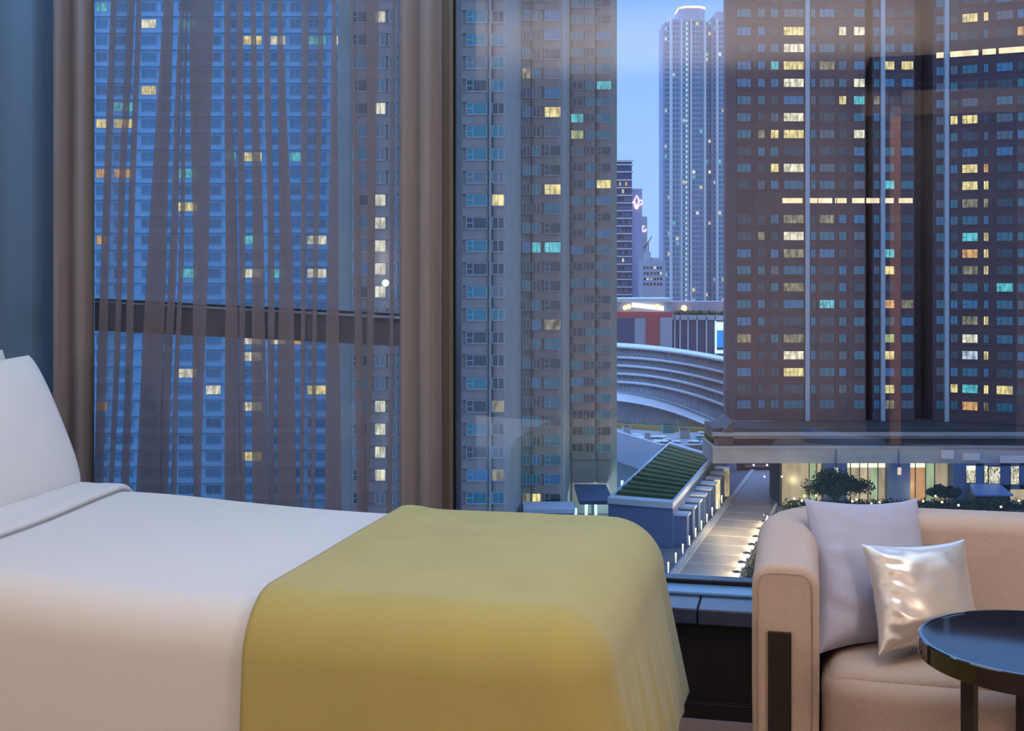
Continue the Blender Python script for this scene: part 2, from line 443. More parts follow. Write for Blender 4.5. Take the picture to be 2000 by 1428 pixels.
# ================================================================== sofa
so0=Vector((.517,2.65,0))
SA=math.radians(13.5); SU=Vector((math.cos(SA),-math.sin(SA),0)); SW=Vector((math.sin(SA),math.cos(SA),0))
def S(s,t,z): return so0+SU*s+SW*t+Vector((0,0,z))
sofa=thing('sofa','low beige woven sofa with rounded back corner under the right window','sofa',S(.9,.25,0))
HW=.071
def sweep(path,ztop,zbot,hw,rr,capstart=False,capend=False,ins=None):
    """rounded-top wall of fabric along a plan path [(s,t)]; ztop per point"""
    mb=MB(); ring=[]
    k=7
    def section(zt,hw,rr):
        pr=[(-hw*.93,zbot),(-hw*.97,zbot+.1),(-hw,zbot+.3)]
        for i in range(k+1):
            th=PI-PI/2*i/k; pr.append((-hw+rr+rr*math.cos(th), zt-rr+rr*math.sin(th)))
        for i in range(k+1):
            th=PI/2-PI/2*i/k; pr.append((hw-rr+rr*math.cos(th), zt-rr+rr*math.sin(th)))
        pr+=[(hw,zbot+.3),(hw*.97,zbot+.1),(hw*.93,zbot)]
        return pr
    n=len(path); P=[]
    for i,(s,t) in enumerate(path):
        a=path[max(i-1,0)]; b=path[min(i+1,n-1)]
        dx,dy=b[0]-a[0],b[1]-a[1]; l=math.hypot(dx,dy); nx,ny=dy/l,-dx/l
        zt=ztop[i] if isinstance(ztop,list) else ztop
        P.append([S(s+nx*o,t+ny*o,z) for o,z in section(zt-(ins[i] if ins else 0),hw-(ins[i] if ins else 0),rr)])
    m_=len(P[0])
    vs=[v for r in P for v in r]
    fs=[(i*m_+j,i*m_+j+1,(i+1)*m_+j+1,(i+1)*m_+j) for i in range(n-1) for j in range(m_-1)]
    mb.add(vs,fs,0,True)
    if capstart: mb.add(P[0],[tuple(range(m_))],0,False)
    if capend: mb.add(P[-1],[tuple(range(m_-1,-1,-1))],0,False)
    return mb
RC=.16; AT=.50
arc=[(HW+RC-RC*math.cos(th),AT-RC+RC*math.sin(th)) for th in [PI/2*i/10 for i in range(11)]]
def zt(s,t): return .630+.040*sstep(.0,.48,t)
path_arm=[(HW,.0),(HW,.0015),(HW,.005),(HW,.010),(HW,.016)]+[(HW,.03+i*.05) for i in range(7)]+arc[:6]
path_back=arc[5:]+[(HW+RC+.05+i*.12,AT) for i in range(15)]
mb=sweep(path_arm,[zt(*p_) for p_ in path_arm],.07,HW,.045,True,False,ins=[.016,.0095,.0045,.0012,0]+[0]*(len(path_arm)-5))
arm=mb.build('arm',M_sofa,sofa)
# front seam line of the arm: an inset arch of piping on the arm's face
pts=[S(.012,-.003,.10),S(.012,-.003,.57)]+[S(.04+.028*math.cos(PI-PI/2*i/5)-.0,-.003,.585+.028*math.sin(PI/2*i/5)) for i in range(6)]
pts+=[S(.098+.028*math.cos(PI/2-PI/2*i/5),-.003,.585+.028*math.sin(PI/2-PI/2*i/5)) for i in range(6)]+[S(.127,-.003,.3),S(.124,-.003,.10)]
MB().tube(pts,.0012,6).build('front_seam',M_piping,arm)
mb=sweep(path_back,[zt(*p_) for p_ in path_back],.07,HW,.04,False,True)
mb.build('backrest',M_sofa,sofa)
# right arm stands outside the frame but belongs to the sofa
mb=sweep([(1.86,.0),(1.86,.1),(1.86,.3),(1.86,.43)],.64,.07,HW,.045,True,True); mb.build('arm',M_sofa,sofa)
# seat: puffy box cushion
def seat_mesh(s0,s1,t0,t1,z0,z1,crown,rr):
    mb=MB(); nu,nv=60,34
    def top(u,v):
        s=s0+(s1-s0)*u; t=t0+(t1-t0)*v
        return s,t
    # superellipse-ish rounded box by mapping a cube
    def face(fn,fl): mb.grid(fn,nu,nv,0,True,flip=fl)
    cs,ct,cz=(s0+s1)/2,(t0+t1)/2,(z0+z1)/2; hs,ht,hz=(s1-s0)/2,(t1-t0)/2,(z1-z0)/2
    def rb(x,y,z):
        X,Y,Z=x*hs,y*ht,z*hz
        ix,iy,iz=max(-hs+rr,min(hs-rr,X)),max(-ht+rr,min(ht-rr,Y)),max(-hz+rr,min(hz-rr,Z))
        d=Vector((X-ix,Y-iy,Z-iz))
        if d.length>1e-9: d=d.normalized()*rr
        p=Vector((ix,iy,iz))+d
        if z>0: p.z+=crown*(1-x*x)**.5*max(0,1-y*y)**.5*max(0,z)+.004*noise.noise((p.x*7,p.y*7,2))
        if y<0: p.y-=.012*(1-z*z)*(1-x**8)
        return S(cs+p.x,ct+p.y,cz+p.z)
    g=lambda a:2*a-1
    def cub(a):                       # denser near the rim
        w=2*a-1; return math.sin(w*PI/2*.98)/math.sin(PI/2*.98)
    face(lambda u,v:rb(cub(u),cub(v),1),False); face(lambda u,v:rb(cub(u),cub(v),-1),True)
    face(lambda u,v:rb(cub(u),-1,cub(v)),False); face(lambda u,v:rb(cub(u),1,cub(v)),True)
    face(lambda u,v:rb(-1,cub(u),cub(v)),True); face(lambda u,v:rb(1,cub(u),cub(v)),False)
    return mb
seat_mesh(.146,1.785,.002,.425,.165,.405,.028,.055).build('seat_cushion',M_sofa,sofa)
pts=[S(.16+i*.06,-.0135,.335+.003*math.sin(i)) for i in range(27)]
m=MB(); 
for a_,b_ in ((.14,1.79),): m.box(a_,.01,.07,b_,.43,.165,0,Matrix(((SU.x,SW.x,0,so0.x),(SU.y,SW.y,0,so0.y),(0,0,1,0),(0,0,0,1))))
m.build('seat_base',M_sofa,sofa,bevel=.01)
SM=Matrix(((SU.x,SW.x,0,so0.x),(SU.y,SW.y,0,so0.y),(0,0,1,0),(0,0,0,1)))
for a_ in (.0345,1.83):
    m=MB(); m.box(a_,-.008,0,a_+.049,.03,.488,0,SM); m.build('leg',M_black,sofa,bevel=.0015)
for a_ in (.06,1.83):
    m=MB(); m.box(a_,.50,0,a_+.05,.55,.09,0,SM); m.build('leg',M_black,sofa)

g=thing('cushion','square lilac grey cushion leaning into the corner of the sofa','cushion',at(1690,1200,2.85))
cushion(at(1570,973,2.95),at(1792,972,3.06),at(1598,1278,2.71),.064,.115,.46,5,.004,left=.004).build('cushion_cover',M_lilac,g)
g=thing('cushion','small silver satin cushion in front of the lilac grey cushion','cushion',at(1790,1200,2.75))
cushion(at(1683,1063,2.76),at(1884,1053,2.83),at(1716,1281,2.63),.052,.115,.46,9,.003,N=72,left=.0046).build('cushion_cover',M_satin,g)

# ================================================================== side table
tc=Vector((1.005,2.319,0)); TR_=.227; TZ=.56
tab=thing('side_table','round glossy black side table with slim legs in front of the sofa','table',tc)
MB().lathe([(.0001,TZ-.001),(TR_-.0085,TZ-.001),(TR_-.0085,TZ-.011),(.0001,TZ-.011)],tc,96,smooth=False).build('tabletop',M_gloss,tab)
MB().lathe([(TR_-.008,TZ-.012),(TR_-.008,TZ),(TR_-.002,TZ),(TR_,TZ-.002),(TR_,TZ-.036),(TR_-.002,TZ-.038),(TR_-.014,TZ-.038),(TR_-.014,TZ-.012)],tc,96,smooth=False).build('rim',M_apron,tab)
for an in (199,319,79):
    a_=math.radians(an); c_=tc+Vector((math.cos(a_),math.sin(a_),0))*.172
    m=MB(); m.box(-.012,-.012,0,.012,.012,TZ-.014,0,Matrix.Translation(c_)@Matrix.Rotation(a_+.5,4,'Z')); m.build('leg',M_black,tab,bevel=.001)
# ================================================================== the city outside
G0=-42.0
C_conc=mat('pinkish_concrete',(.27,.30,.29),.85,spec=.2,var=.08,vscale=.25)
C_spand=mat('beige_spandrel',(.30,.255,.245),.85,spec=.2,var=.06,vscale=.4)
C_frame=mat('pale_window_frame',(.50,.50,.52),.5)
C_brick=mat('red_brown_tile',(.115,.075,.092),.75,spec=.25,var=.15,vscale=.3)
C_brickd=mat('red_brown_ledge',(.16,.095,.105),.75,spec=.25)
C_pipe=mat('pale_metal_pipe',(.42,.46,.52),.5,spec=.4)
C_dframe=mat('dark_window_frame',(.05,.06,.08),.4)
C_pale=mat('pale_blue_cladding',(.46,.50,.58),.6,var=.05,vscale=.1)
C_blue=mat('blue_cladding',(.25,.56,.82),.5,var=.05,vscale=.1)
C_white=mat('white_cladding',(.78,.80,.82),.5,var=.04,vscale=.1)
C_mauve=mat('mauve_grey_cladding',(.48,.42,.50),.7,var=.05,vscale=.1)
C_haze=mat('hazed_blue_render',(.38,.47,.62),.7,var=.04,vscale=.1)  # distance haze is put into this wall colour
C_grey=mat('grey_concrete',(.30,.30,.31),.85,var=.12,vscale=.3)
C_dark=mat('dark_soffit',(.05,.05,.06),.7,var=.1,vscale=.3)
C_navy=mat('slate_blue_cladding',(.06,.105,.23),.7,var=.08,vscale=.2)
C_red=mat('red_panel',(.55,.10,.12),.6)
C_green=mat('green_roof_planting',(.035,.085,.035),.95,var=.4,vscale=.8,bump=.5,bscale=3)
C_leaf=mat('dark_foliage',(.03,.065,.035),.8,var=.4,vscale=1.5)
C_trunk=mat('bark',(.06,.045,.035),.9)
C_road=mat('road_paving',(.20,.18,.16),.6,var=.15,vscale=.5)
C_stripe=mat('pale_paving_band',(.42,.40,.37),.7)
C_ground=mat('ground_paving',(.10,.105,.12),.9,var=.2,vscale=.05)
C_teal=mat('teal_tarpaulin',(.02,.30,.30),.6)
C_ochre=mat('ochre_barrier',(.50,.33,.10),.7)
C_turq=mat('turquoise_canvas',(.10,.55,.58),.6)
C_canvas=mat('white_canvas',(.70,.72,.76),.8,var=.1,vscale=.4)
C_ribg=mat('station_glass',(.20,.36,.44),.2,spec=.7,var=.15,vscale=.2)
C_sign=mat('blue_hoarding_print',(.02,.2,.5),.4,emit=(.01,.22,.72),estr=1.0)
C_signw=mat('white_hoarding_light',(.8,.9,.9),.4,emit=(.65,.95,1.0),estr=1.1)
C_neon=lit('pink_white_neon',(1.0,.72,.95),1.5,.1); C_neonb=lit('blue_neon_edge',(.25,.15,1.0),.8,.1)
C_whitel=lit('white_lamp',(1,.97,.85),2.2,.05); C_warml=lit('warm_lamp',(1,.75,.35),2.2,.1)
C_cyanl=lit('cool_lamp',(.55,1,1),1.6,.05); C_crown=lit('crown_lights',(1,.62,.42),2.0,.5,.4)
C_dot=lit('stair_lamp',(.62,.95,.85),1.1,.15)
WM={'dark':mat('window_dark_glass',(.03,.05,.07),.12,spec=.8),'teal':mat('window_teal_glass',(.03,.20,.24),.12,spec=.8),
 'blue':mat('window_blue_glass',(.06,.22,.36),.12,spec=.8),'drawn':mat('window_drawn_curtain',(.16,.19,.21),.35,spec=.6),
 'yellow':lit('window_lit_yellow',(.90,.76,.30),1.0),'white':lit('window_lit_white',(.90,.86,.62),1.0),
 'cyan':lit('window_lit_cyan',(.11,.62,.72),.9),'green':lit('window_lit_green',(.50,.62,.25),.8),
 'orange':lit('window_lit_orange',(.90,.48,.16),.8),'dim':lit('window_lit_dim',(.40,.36,.20),.6,.7),
 'strip':lit('refuge_floor_light',(1.0,.82,.50),1.3,.25,.5),'coolw':lit('window_lit_cool_white',(.55,.70,.85),.9)}
WM['azure']=mat('window_azure_glass',(.07,.30,.50),.25,spec=.6)
WMK=list(WM)

WCACHE={}
def window_mb(w,h,kind,split,fr=.07,dp=.10):
    """frame standing proud, mullions and one pane; local x along the wall, -y outward"""
    mb=MB()
    mb.box(-w/2,-dp,-h/2,w/2,-dp+.12,-h/2+fr); mb.box(-w/2,-dp,h/2-fr,w/2,-dp+.12,h/2)
    mb.box(-w/2,-dp,-h/2,-w/2+fr,-dp+.12,h/2); mb.box(w/2-fr,-dp,-h/2,w/2,-dp+.12,h/2)
    for sx in split:
        x=-w/2+w*sx; mb.box(x-fr/2,-dp,-h/2,x+fr/2,-dp+.12,h/2)
    if split and split[0]<.45:
        mb.box(-w/2,-dp,-.05,-w/2+w*split[0],-dp+.1,.02)
    mb.add([(-w/2,-dp+.05,-h/2),(w/2,-dp+.05,-h/2),(w/2,-dp+.05,h/2),(-w/2,-dp+.05,h/2)],[(0,1,2,3)],1)
    return mb
class Facade:
    """collects a building's windows; the 100 that show largest become parts of their own, the rest one part"""
    def __init__(s, root, frame): s.root=root; s.frame=frame; s.W=[]
    def win(s, p, ang, w, h, kind, split=(.34,)):
        s.W.append((w*h/(p.y*p.y)*random.uniform(.995,1.0), Vector(p), ang, round(w,2), round(h,2), kind, tuple(split)))
    def finish(s, keep=100, name='window'):
        s.W.sort(key=lambda a:-a[0]); rl=world_loc(s.root)
        for i,(a,p,ang,w,h,kind,sp) in enumerate(s.W[:keep]):
            k=(w,h,kind,sp,s.frame.name)
            if k not in WCACHE: WCACHE[k]=window_mb(w,h,kind,sp).mesh(name,[s.frame,WM[kind]])
            o=bpy.data.objects.new(name,WCACHE[k]); COL.objects.link(o); o.parent=s.root
            o.location=p-rl; o.rotation_euler.z=ang
        if s.W[keep:]:
            mb=MB()
            for a,p,ang,w,h,kind,sp in s.W[keep:]:
                M=Matrix.Translation(p)@Matrix.Rotation(ang,4,'Z'); b=window_mb(w,h,kind,sp)
                mb.add([M@Vector(v) for v in b.v], [], 0)
                off=len(mb.v)-len(b.v)
                for f,mi in zip(b.f,b.mi):
                    mb.f.append(tuple(i+off for i in f)); mb.mi.append(0 if mi==0 else 1+WMK.index(kind)); mb.sm.append(False)
            tag(mb.build('further_windows',[s.frame]+[WM[k] for k in WMK],s.root),kind='stuff')

rnd=random.Random(11)
def pick(*opts):
    r=rnd.random(); c=0
    for k,p in opts:
        c+=p
        if r<c: return k
    return opts[0][0]

# ---------------------------------------------------------------- stepped concrete apartment tower
A_D,B_D,C_D=161.4,191.0,224.0
def X(px,d): return q(px)*d
tow=thing('apartment_tower','pale concrete apartment tower with stepped bays, just beyond the bronze mullion','building',(-6,175,G0))
mb=MB()
foot=[(X(660,A_D),A_D),(X(1009,A_D)-2.9,A_D),(X(1019,B_D),B_D),(X(1099,B_D),B_D),(X(1113,C_D),C_D),(X(1205,C_D),C_D),(X(1205,C_D)+1.2,C_D+16),(X(660,A_D),C_D+16)]
mb.prism(foot,G0,66)
mb.build('wall',C_conc,tow)
fa=Facade(tow,C_frame); SP={}
def bay_row(d,y,cols,h,depth,spand):
    """windows of one floor on one bay; spandrel projects below"""
    for a,b,kind,split in cols:
        p=Vector(((q(a)+q(b))/2*d, d-depth+.02, zat(y,d)))
        fa.win(p,0,(q(b)-q(a))*d,h,kind,split)
    for a,b in spand:
        new=(d,a) not in SP; sp=SP.setdefault((d,a),MB())
        if new: sp.box(q(a)*d+.3,d-depth*.55,G0+2,q(b)*d-.3,d+.05,60)
        x0,x1=q(a)*d,q(b)*d; z1=zat(y,d)-h/2; z0=z1-(3.0-h)
        c=.35
        sp.prism([(x0,d+.1),(x0+c*.3,d-depth*.75),(x0+c*1.6,d-depth-.12),(x1-c*1.6,d-depth-.12),(x1-c*.3,d-depth*.75),(x1,d+.1)],z0+.05,z1-.02)
        sp.prism([(x0,d+.1),(x0+.1,d-depth*.9),(x0+c*1.6,d-depth-.22),(x1-c*1.6,d-depth-.22),(x1-.1,d-depth*.9),(x1,d+.1)],z1-.16,z1-.02)
LA={(884,390):'cyan',(972,390):'yellow',(884,571):'green',(884,655):'cyan',(960,392):'yellow',(972,792):'dim',(945,210):'teal',(972,930):'dim'}
LB={(1080,220):'yellow',(1080,371):'yellow',(1048,481):'cyan',(1076,481):'cyan',(1027,143):'dim',(1077,632):'dim',(1043,972):'yellow',(1027,972):'dim'}
LC={(1128,229):'cyan',(1128,263):'green',(1177,358):'yellow',(1176,165):'cyan'}
def kd(tab,px,y,ty,base):
    for (a,b),k in tab.items():
        if abs(a-px)<15 and abs(b-y)<ty: return k
    return pick(*base)
glz=(('dark',.44),('teal',.42),('blue',.06),('drawn',.08))
for k in range(-2,24):
    y=34.6+44.6*k
    cols=[(884,900,kd(LA,884,y,20,glz),(.5,)),(911,952,kd(LA,931,y,20,glz),(.33,)),(961,985,kd(LA,972,y,20,glz),(.5,))]
    px=745; kk='white' if k in(0,4,8,9,10,11,12,14,17,18,19,20,22) else 'drawn'
    cols+=[(733,754,kk,(.5,)),(760,776,'drawn',(.5,)),(690,720,pick(*glz),(.33,))]
    bay_row(A_D,y,cols,1.55,.55,[(884,956),(961,986),(686,780)])
for k in range(-2,27):
    y=31.6+37.65*k
    fr=[(1020,1036,kd(LB,1027,y,17,glz),(.5,)),(1039,1056,kd(LB,1048,y,17,glz),(.5,)),(1063,1095,kd(LB,1079,y,17,glz),(.33,))]
    bay_row(B_D,y,fr,1.65,.55,[(1037,1097)])
for k in range(-2,29):
    y=39+32.1*k
    if y>905: break
    bay_row(C_D,y,[(1115,1139,kd(LC,1128,y,14,glz),(.5,)),(1143,1161,kd(LC,1150,y,14,glz),(.5,)),(1165,1193,kd(LC,1177,y,14,glz),(.33,))],1.6,.5,[(1114,1162),(1164,1195)])
for sp in SP.values(): sp.build('bay_spandrel',C_spand,tow)
pl=MB(); pl.box(X(955,A_D),A_D-.75,G0,X(960.5,A_D),A_D+.1,66); pl.build('pilaster',C_conc,tow)
fa.finish(100)

# ---------------------------------------------------------------- wide blue tower behind the curtain
T2=225.0
t2=thing('apartment_tower','wide bluish apartment tower seen through the grey voile curtain','building',(-48,T2+8,G0))
mb=MB(); mb.box(X(120,T2),T2,G0,-24.5,T2+16,62); mb.build('wall',C_blue,t2)
lg=MB()
fa=Facade(t2,C_frame)
L2={(206,18),(283,45),(370,48),(283,175),(233,214),(205,242),(234,235),(200,338),(225,337),(198,465),(360,340),(377,402),(458,320),(515,320),(580,320),
 (480,78),(538,78),(610,78),(653,78),(645,280),(496,476),(620,476),(347,535),(480,540),(540,545),(600,545),(645,520),(340,660),(477,668),(535,672),(590,677),(493,683),
 (355,732),(610,757),(490,800),(490,880),(200,795),(705,780),(427,755),(340,430),(770,150)}
for k in range(-3,30):
    y=14+32.5*k
    z=zat(y,T2)
    lg.box(X(120,T2),T2-.5,z-1.75,-24.6,T2+.1,z-1.0)
    x=150; j=0
    while x<690:
        w=(30,22,38)[j%3]; c=x+w/2
        hit=[p for p in L2 if abs(p[0]-c)<w/2+4 and abs(p[1]-y)<17]
        kind=pick(('yellow',.35),('white',.3),('cyan',.2),('orange',.15)) if hit else pick(('azure',.75),('blue',.25))
        fa.win(Vector((q(c)*T2,T2-.02,z)),0,w/2400*T2,1.7,kind,(.33,.66) if w>30 else (.5,))
        x+=w+(8,12,16)[j%3]; j+=1
lg.build('floor_bands',C_blue,t2)
fa.finish(100)
# star-bright floodlight in front of the tower's flank
hold(MB().ball(at(753,553,158),.42,10),'floodlight',lit('floodlight_lens',(.8,.9,1.0),14,0),'single dazzling white floodlight shining through the voile curtain','lamp')

# ---------------------------------------------------------------- red-brown residential tower
BD=242.0
br=thing('residential_tower','red brown residential tower with many lit windows beyond the right pane','building',(65,BD+8,G0))
P3=(X(1822,BD),BD); an3=math.radians(-25); d3=(math.cos(an3),math.sin(an3)); L3=34.0
P4=(P3[0]+d3[0]*L3,P3[1]+d3[1]*L3)
foot=[(X(1424,BD),BD+4),(X(1436,BD),BD),(X(1690,BD),BD),(X(1690,BD),BD+4),(X(1704,BD),BD+4),(X(1704,BD),BD),(X(1786,BD),BD),(X(1786,BD),BD+7),(P3[0],BD+7),P3,P4,(P4[0],BD+24),(X(1424,BD)+3,BD+24)]
z_pod=zat(838,229)+.03
mb=MB(); mb.prism(foot,z_pod,70); mb.prism([(X(1548,BD),BD+.6),(95,BD+.6),(95,BD+16),(X(1548,BD),BD+16)],G0,z_pod); mb.build('wall',C_brick,br)
fa=Facade(br,C_dframe); led=MB()
rows=[-6.5,25.6,61.0,94,128,162,196,229,262,296,328,361,391,428,461,495,528,561,594,628,661,694,727,760,790]
COLS=[(1439,1467),(1480,1494),(1505,1521),(1530,1570),(1583,1593),(1600,1630),(1638,1653),(1667,1689),(1706,1718),(1728,1747),(1760,1784)]
LB_={}
def L_(row,px,k): LB_[(row,px)]=k
for r_,x_,k_ in [(61,1550,'yellow'),(94,1550,'white'),(128,1550,'yellow'),(162,1550,'white'),(229,1550,'white'),(262,1550,'yellow'),(328,1550,'white'),(428,1550,'dim'),(461,1550,'white'),(495,1550,'dim'),
 (561,1550,'dim'),(661,1550,'dim'),(694,1550,'white'),(727,1550,'yellow'),(790,1550,'teal'),(661,1452,'dim'),(262,1487,'dim'),(262,1512,'yellow'),(328,1512,'yellow'),(128,1512,'cyan'),(461,1487,'dim'),
 (128,1615,'dim'),(428,1615,'dim'),(594,1615,'cyan'),(61,1645,'white'),(196,1645,'yellow'),(61,1678,'white'),(162,1678,'white'),(196,1678,'cyan'),(262,1678,'white'),(196,1712,'dim'),
 (128,1737,'yellow'),(361,1737,'cyan'),(495,1737,'cyan'),(528,1737,'yellow'),(594,1737,'orange'),(661,1737,'green'),(694,1737,'yellow'),(760,1737,'yellow'),(790,1737,'dim'),(128,1771,'yellow'),(594,1771,'dim'),(361,1771,'teal')]: L_(r_,x_,k_)
bg_=(('dark',.38),('teal',.30),('blue',.22),('drawn',.10))
for y in rows:
    z=zat(y,BD)
    if y==391:
        continue
    for a,b in COLS:
        k=None
        for (r_,x_),kk in LB_.items():
            if abs(r_-y)<3 and a-2<=x_<=b+2: k=kk
        w=(b-a)/2400*BD
        fa.win(Vector(((q(a)+q(b))/2*BD,BD-.02,z)),0,w,1.75,k or pick(*bg_),(.3,.7) if w>2.6 else (.5,))
    for a,b in ((1436,1689),(1705,1785)):
        led.box(X(a,BD),BD-.10,z-1.15,X(b,BD),BD+.1,z-.98)
for a,b in ((1527,1568),(1577,1626),(1630,1654),(1663,1689),(1691,1718),(1726,1746),(1754,1783)):
    fa.win(Vector(((q(a)+q(b))/2*BD,BD-.02,zat(392,BD))),0,(b-a)/2400*BD,1.15,'strip',())
for px in (1436,1474,1524,1597,1634,1660):
    led.box(X(px,BD)-.08,BD-.09,z_pod,X(px,BD)+.08,BD+.1,70)
# angled wing
def on3(px):                                     # distance along the wing where column px meets it
    k=q(px); return (k*P3[1]-P3[0])/(d3[0]-k*d3[1])
rows3=[-26,8,41,74,105,140,172,204,237,270,301,332,365,399,432,464,496,528,561,594,625,660,692,725,757,790]
C3=[(1828,1845),(1856,1871),(1879,1910),(1921,1931),(1946,1979),(1987,2012)]
L3D=[(41,1895,'yellow'),(41,1926,'yellow'),(41,1962,'drawn'),(237,1863,'yellow'),(237,1895,'yellow'),(332,1895,'yellow'),(365,1895,'yellow'),(399,1895,'dim'),(332,1926,'orange'),(365,1926,'yellow'),(399,1926,'dim'),
 (464,1895,'cyan'),(496,1895,'orange'),(528,1895,'dim'),(464,1926,'yellow'),(496,1926,'yellow'),(528,1926,'yellow'),(625,1926,'yellow'),(692,1926,'yellow'),(790,1926,'dim'),(625,1895,'dim'),(660,1884,'white'),(692,1895,'coolw'),
 (561,1962,'cyan'),(757,1860,'yellow'),(757,1895,'cyan'),(757,1926,'yellow'),(757,1962,'yellow'),(790,1895,'orange'),(74,1999,'orange')]
nrm3=(d3[1],-d3[0])
for y in rows3:
    if y==105:
        for a,b in ((1828,1847),(1855,1912),(1918,1946),(1950,2012)):
            t0_,t1_=on3(a),on3(b); c=(t0_+t1_)/2
            p=Vector((P3[0]+d3[0]*c-nrm3[0]*-.02,P3[1]+d3[1]*c+nrm3[1]*.02,zat(109,BD)))
            fa.win(p,an3,t1_-t0_,1.25,'strip',())
        continue
    for a,b in C3:
        t0_,t1_=on3(a),on3(b); c=(t0_+t1_)/2
        k=None
        for r_,x_,kk in L3D:
            if abs(r_-y)<4 and a-2<=x_<=b+2: k=kk
        yy=P3[1]+d3[1]*c
        fa.win(Vector((P3[0]+d3[0]*c,yy,zat(y,BD))),an3,t1_-t0_,1.75,k or pick(*bg_),(.3,.7) if b-a>25 else (.5,))
    Mx=Matrix.Translation((P3[0],P3[1],zat(y,BD)))@Matrix.Rotation(an3,4,'Z')
    led.box(0,-.10,-1.15,L3,.1,-.98,0,Mx)
# narrow windows in the dark recess
for y,k in ((246,'orange'),(440,'orange'),(560,'dim'),(633,'dim'),(330,'dark'),(660,'dark'),(150,'dark'),(770,'dark')):
    fa.win(Vector((X(1815,BD+7),BD+6.98,zat(y,BD))),0,.8,1.5,k,())
led.build('string_courses',C_brickd,br)
for px in (1576,1723,1849):
    if px<1822: c=Vector((X(px,BD),BD-.35,0))
    else:
        t_=on3(px); c=Vector((P3[0]+d3[0]*t_+nrm3[0]*.35,P3[1]+d3[1]*t_+nrm3[1]*.35,0))
    m=MB(); m.box(c.x-.42,c.y-.3,z_pod,c.x+.42,c.y+.5,70); m.build('downpipe',C_pipe,br)
fa.finish(100)

# ---------------------------------------------------------------- distant slim tower
FD=620.0
ft=thing('skyscraper','tall slim blue grey tower with a lit crown in the gap of sky','building',(X(1360,FD),FD+12,G0))
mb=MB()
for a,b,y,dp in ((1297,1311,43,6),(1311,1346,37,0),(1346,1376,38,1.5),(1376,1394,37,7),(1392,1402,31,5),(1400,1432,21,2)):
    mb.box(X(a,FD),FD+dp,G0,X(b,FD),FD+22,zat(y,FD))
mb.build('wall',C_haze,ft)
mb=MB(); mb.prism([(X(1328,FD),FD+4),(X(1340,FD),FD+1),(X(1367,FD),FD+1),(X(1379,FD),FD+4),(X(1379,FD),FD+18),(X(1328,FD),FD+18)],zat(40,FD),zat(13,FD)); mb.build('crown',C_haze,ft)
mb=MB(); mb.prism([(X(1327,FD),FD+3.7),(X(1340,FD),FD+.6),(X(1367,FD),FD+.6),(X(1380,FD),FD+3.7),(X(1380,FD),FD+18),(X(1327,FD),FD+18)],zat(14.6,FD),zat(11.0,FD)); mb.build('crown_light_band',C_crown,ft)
mb=MB()
for px in (1311.5,1349.5,1331,1377,1401): mb.box(X(px-1.6,FD),FD-.8,G0,X(px+1.6,FD),FD+8,zat(37,FD))
mb.build('ribs',C_white,ft)
ww=MB(); lits=[]
rr=random.Random(5)
r=0
while 46+r*10<592:
    y=46+r*10
    for px,w,dp in ((1300.5,4,6),(1306,4,6),(1316,5,0),(1323,5,0),(1336,5,0),(1355,5,1.5),(1362,5,1.5),(1369,5,1.5),(1380,4,7),(1386,4,7),(1390,3,7),(1396,4,5),(1406,5,2),(1413,5,2),(1419,4,2)):
        m_=MB(); d=FD+dp
        kind=None
        if rr.random()<.06: kind=rr.choice(['white','cyan','coolw','yellow'])
        if kind: lits.append((px,y,w,d,kind))
        else: ww.box(X(px,d)-w/4800*FD,d-.15,zat(y,d)-.75,X(px,d)+w/4800*FD,d+.1,zat(y,d)+.75)
    r+=1
tag(ww.build('further_windows',WM['blue'],ft),kind='stuff')
rl=world_loc(ft)
for px,y,w,d,kind in lits[:100]:
    k=('far',w,kind)
    if k not in WCACHE:
        m_=MB(); m_.box(-w/4800*FD,-.2,-.75,w/4800*FD,.1,.75); WCACHE[k]=m_.mesh('window',[WM[kind]])
    o=bpy.data.objects.new('window',WCACHE[k]); COL.objects.link(o); o.parent=ft; o.location=Vector((X(px,d),d,zat(y,d)))-rl
m_=MB(); m_.box(-.32,-.3,-.45,.32,.1,.45); dm=m_.mesh('stair_light',[C_dot])
for r in range(55):
    o=bpy.data.objects.new('stair_light',dm); COL.objects.link(o); o.parent=ft; o.location=Vector((X(1341.5-.03*r,FD-.1),FD-.1,zat(46+r*10,FD)))-rl

# ---------------------------------------------------------------- building with the neon emblem
ED=520.0
eb=thing('office_block','blue slab block with white balcony bands and a neon emblem on its blank wall','building',(X(1230,ED),ED+8,G0))
mb=MB(); mb.box(X(1196,ED),ED,G0,X(1234,ED),ED+15,zat(316,ED)); mb.box(X(1196,ED),ED+1,G0,X(1234.6,ED),ED+15,zat(343,ED)); mb.build('wall',C_navy,eb)
mb=MB(); mb.box(X(1235,ED),ED+2,G0,X(1255,ED),ED+17,zat(368,ED)); mb.build('blank_wall',mat('periwinkle_render',(.42,.46,.66),.7),eb)
bd=MB()
for y in [314,322,336]+[352+14.9*k for k in range(16)]: bd.box(X(1194,ED),ED-1.2,zat(y+1.2,ED),X(1234.6 if y>340 else 1237,ED),ED+.5,zat(y-1.0,ED))
bd.build('balcony_bands',C_white,eb)
fa=Facade(eb,C_frame)
for k in range(16):
    for px in (1211,1217,1223,1229):
        y=359+14.9*k
        kind='orange' if (k==0 and px in(1211,1223)) else ('white' if (k,px) in ((1,1217),(10,1217)) else pick(('dark',.4),('blue',.6)))
        fa.win(Vector((X(px,ED),ED-.03,zat(y,ED))),0,.95,1.7,kind,())
fa.finish(100)
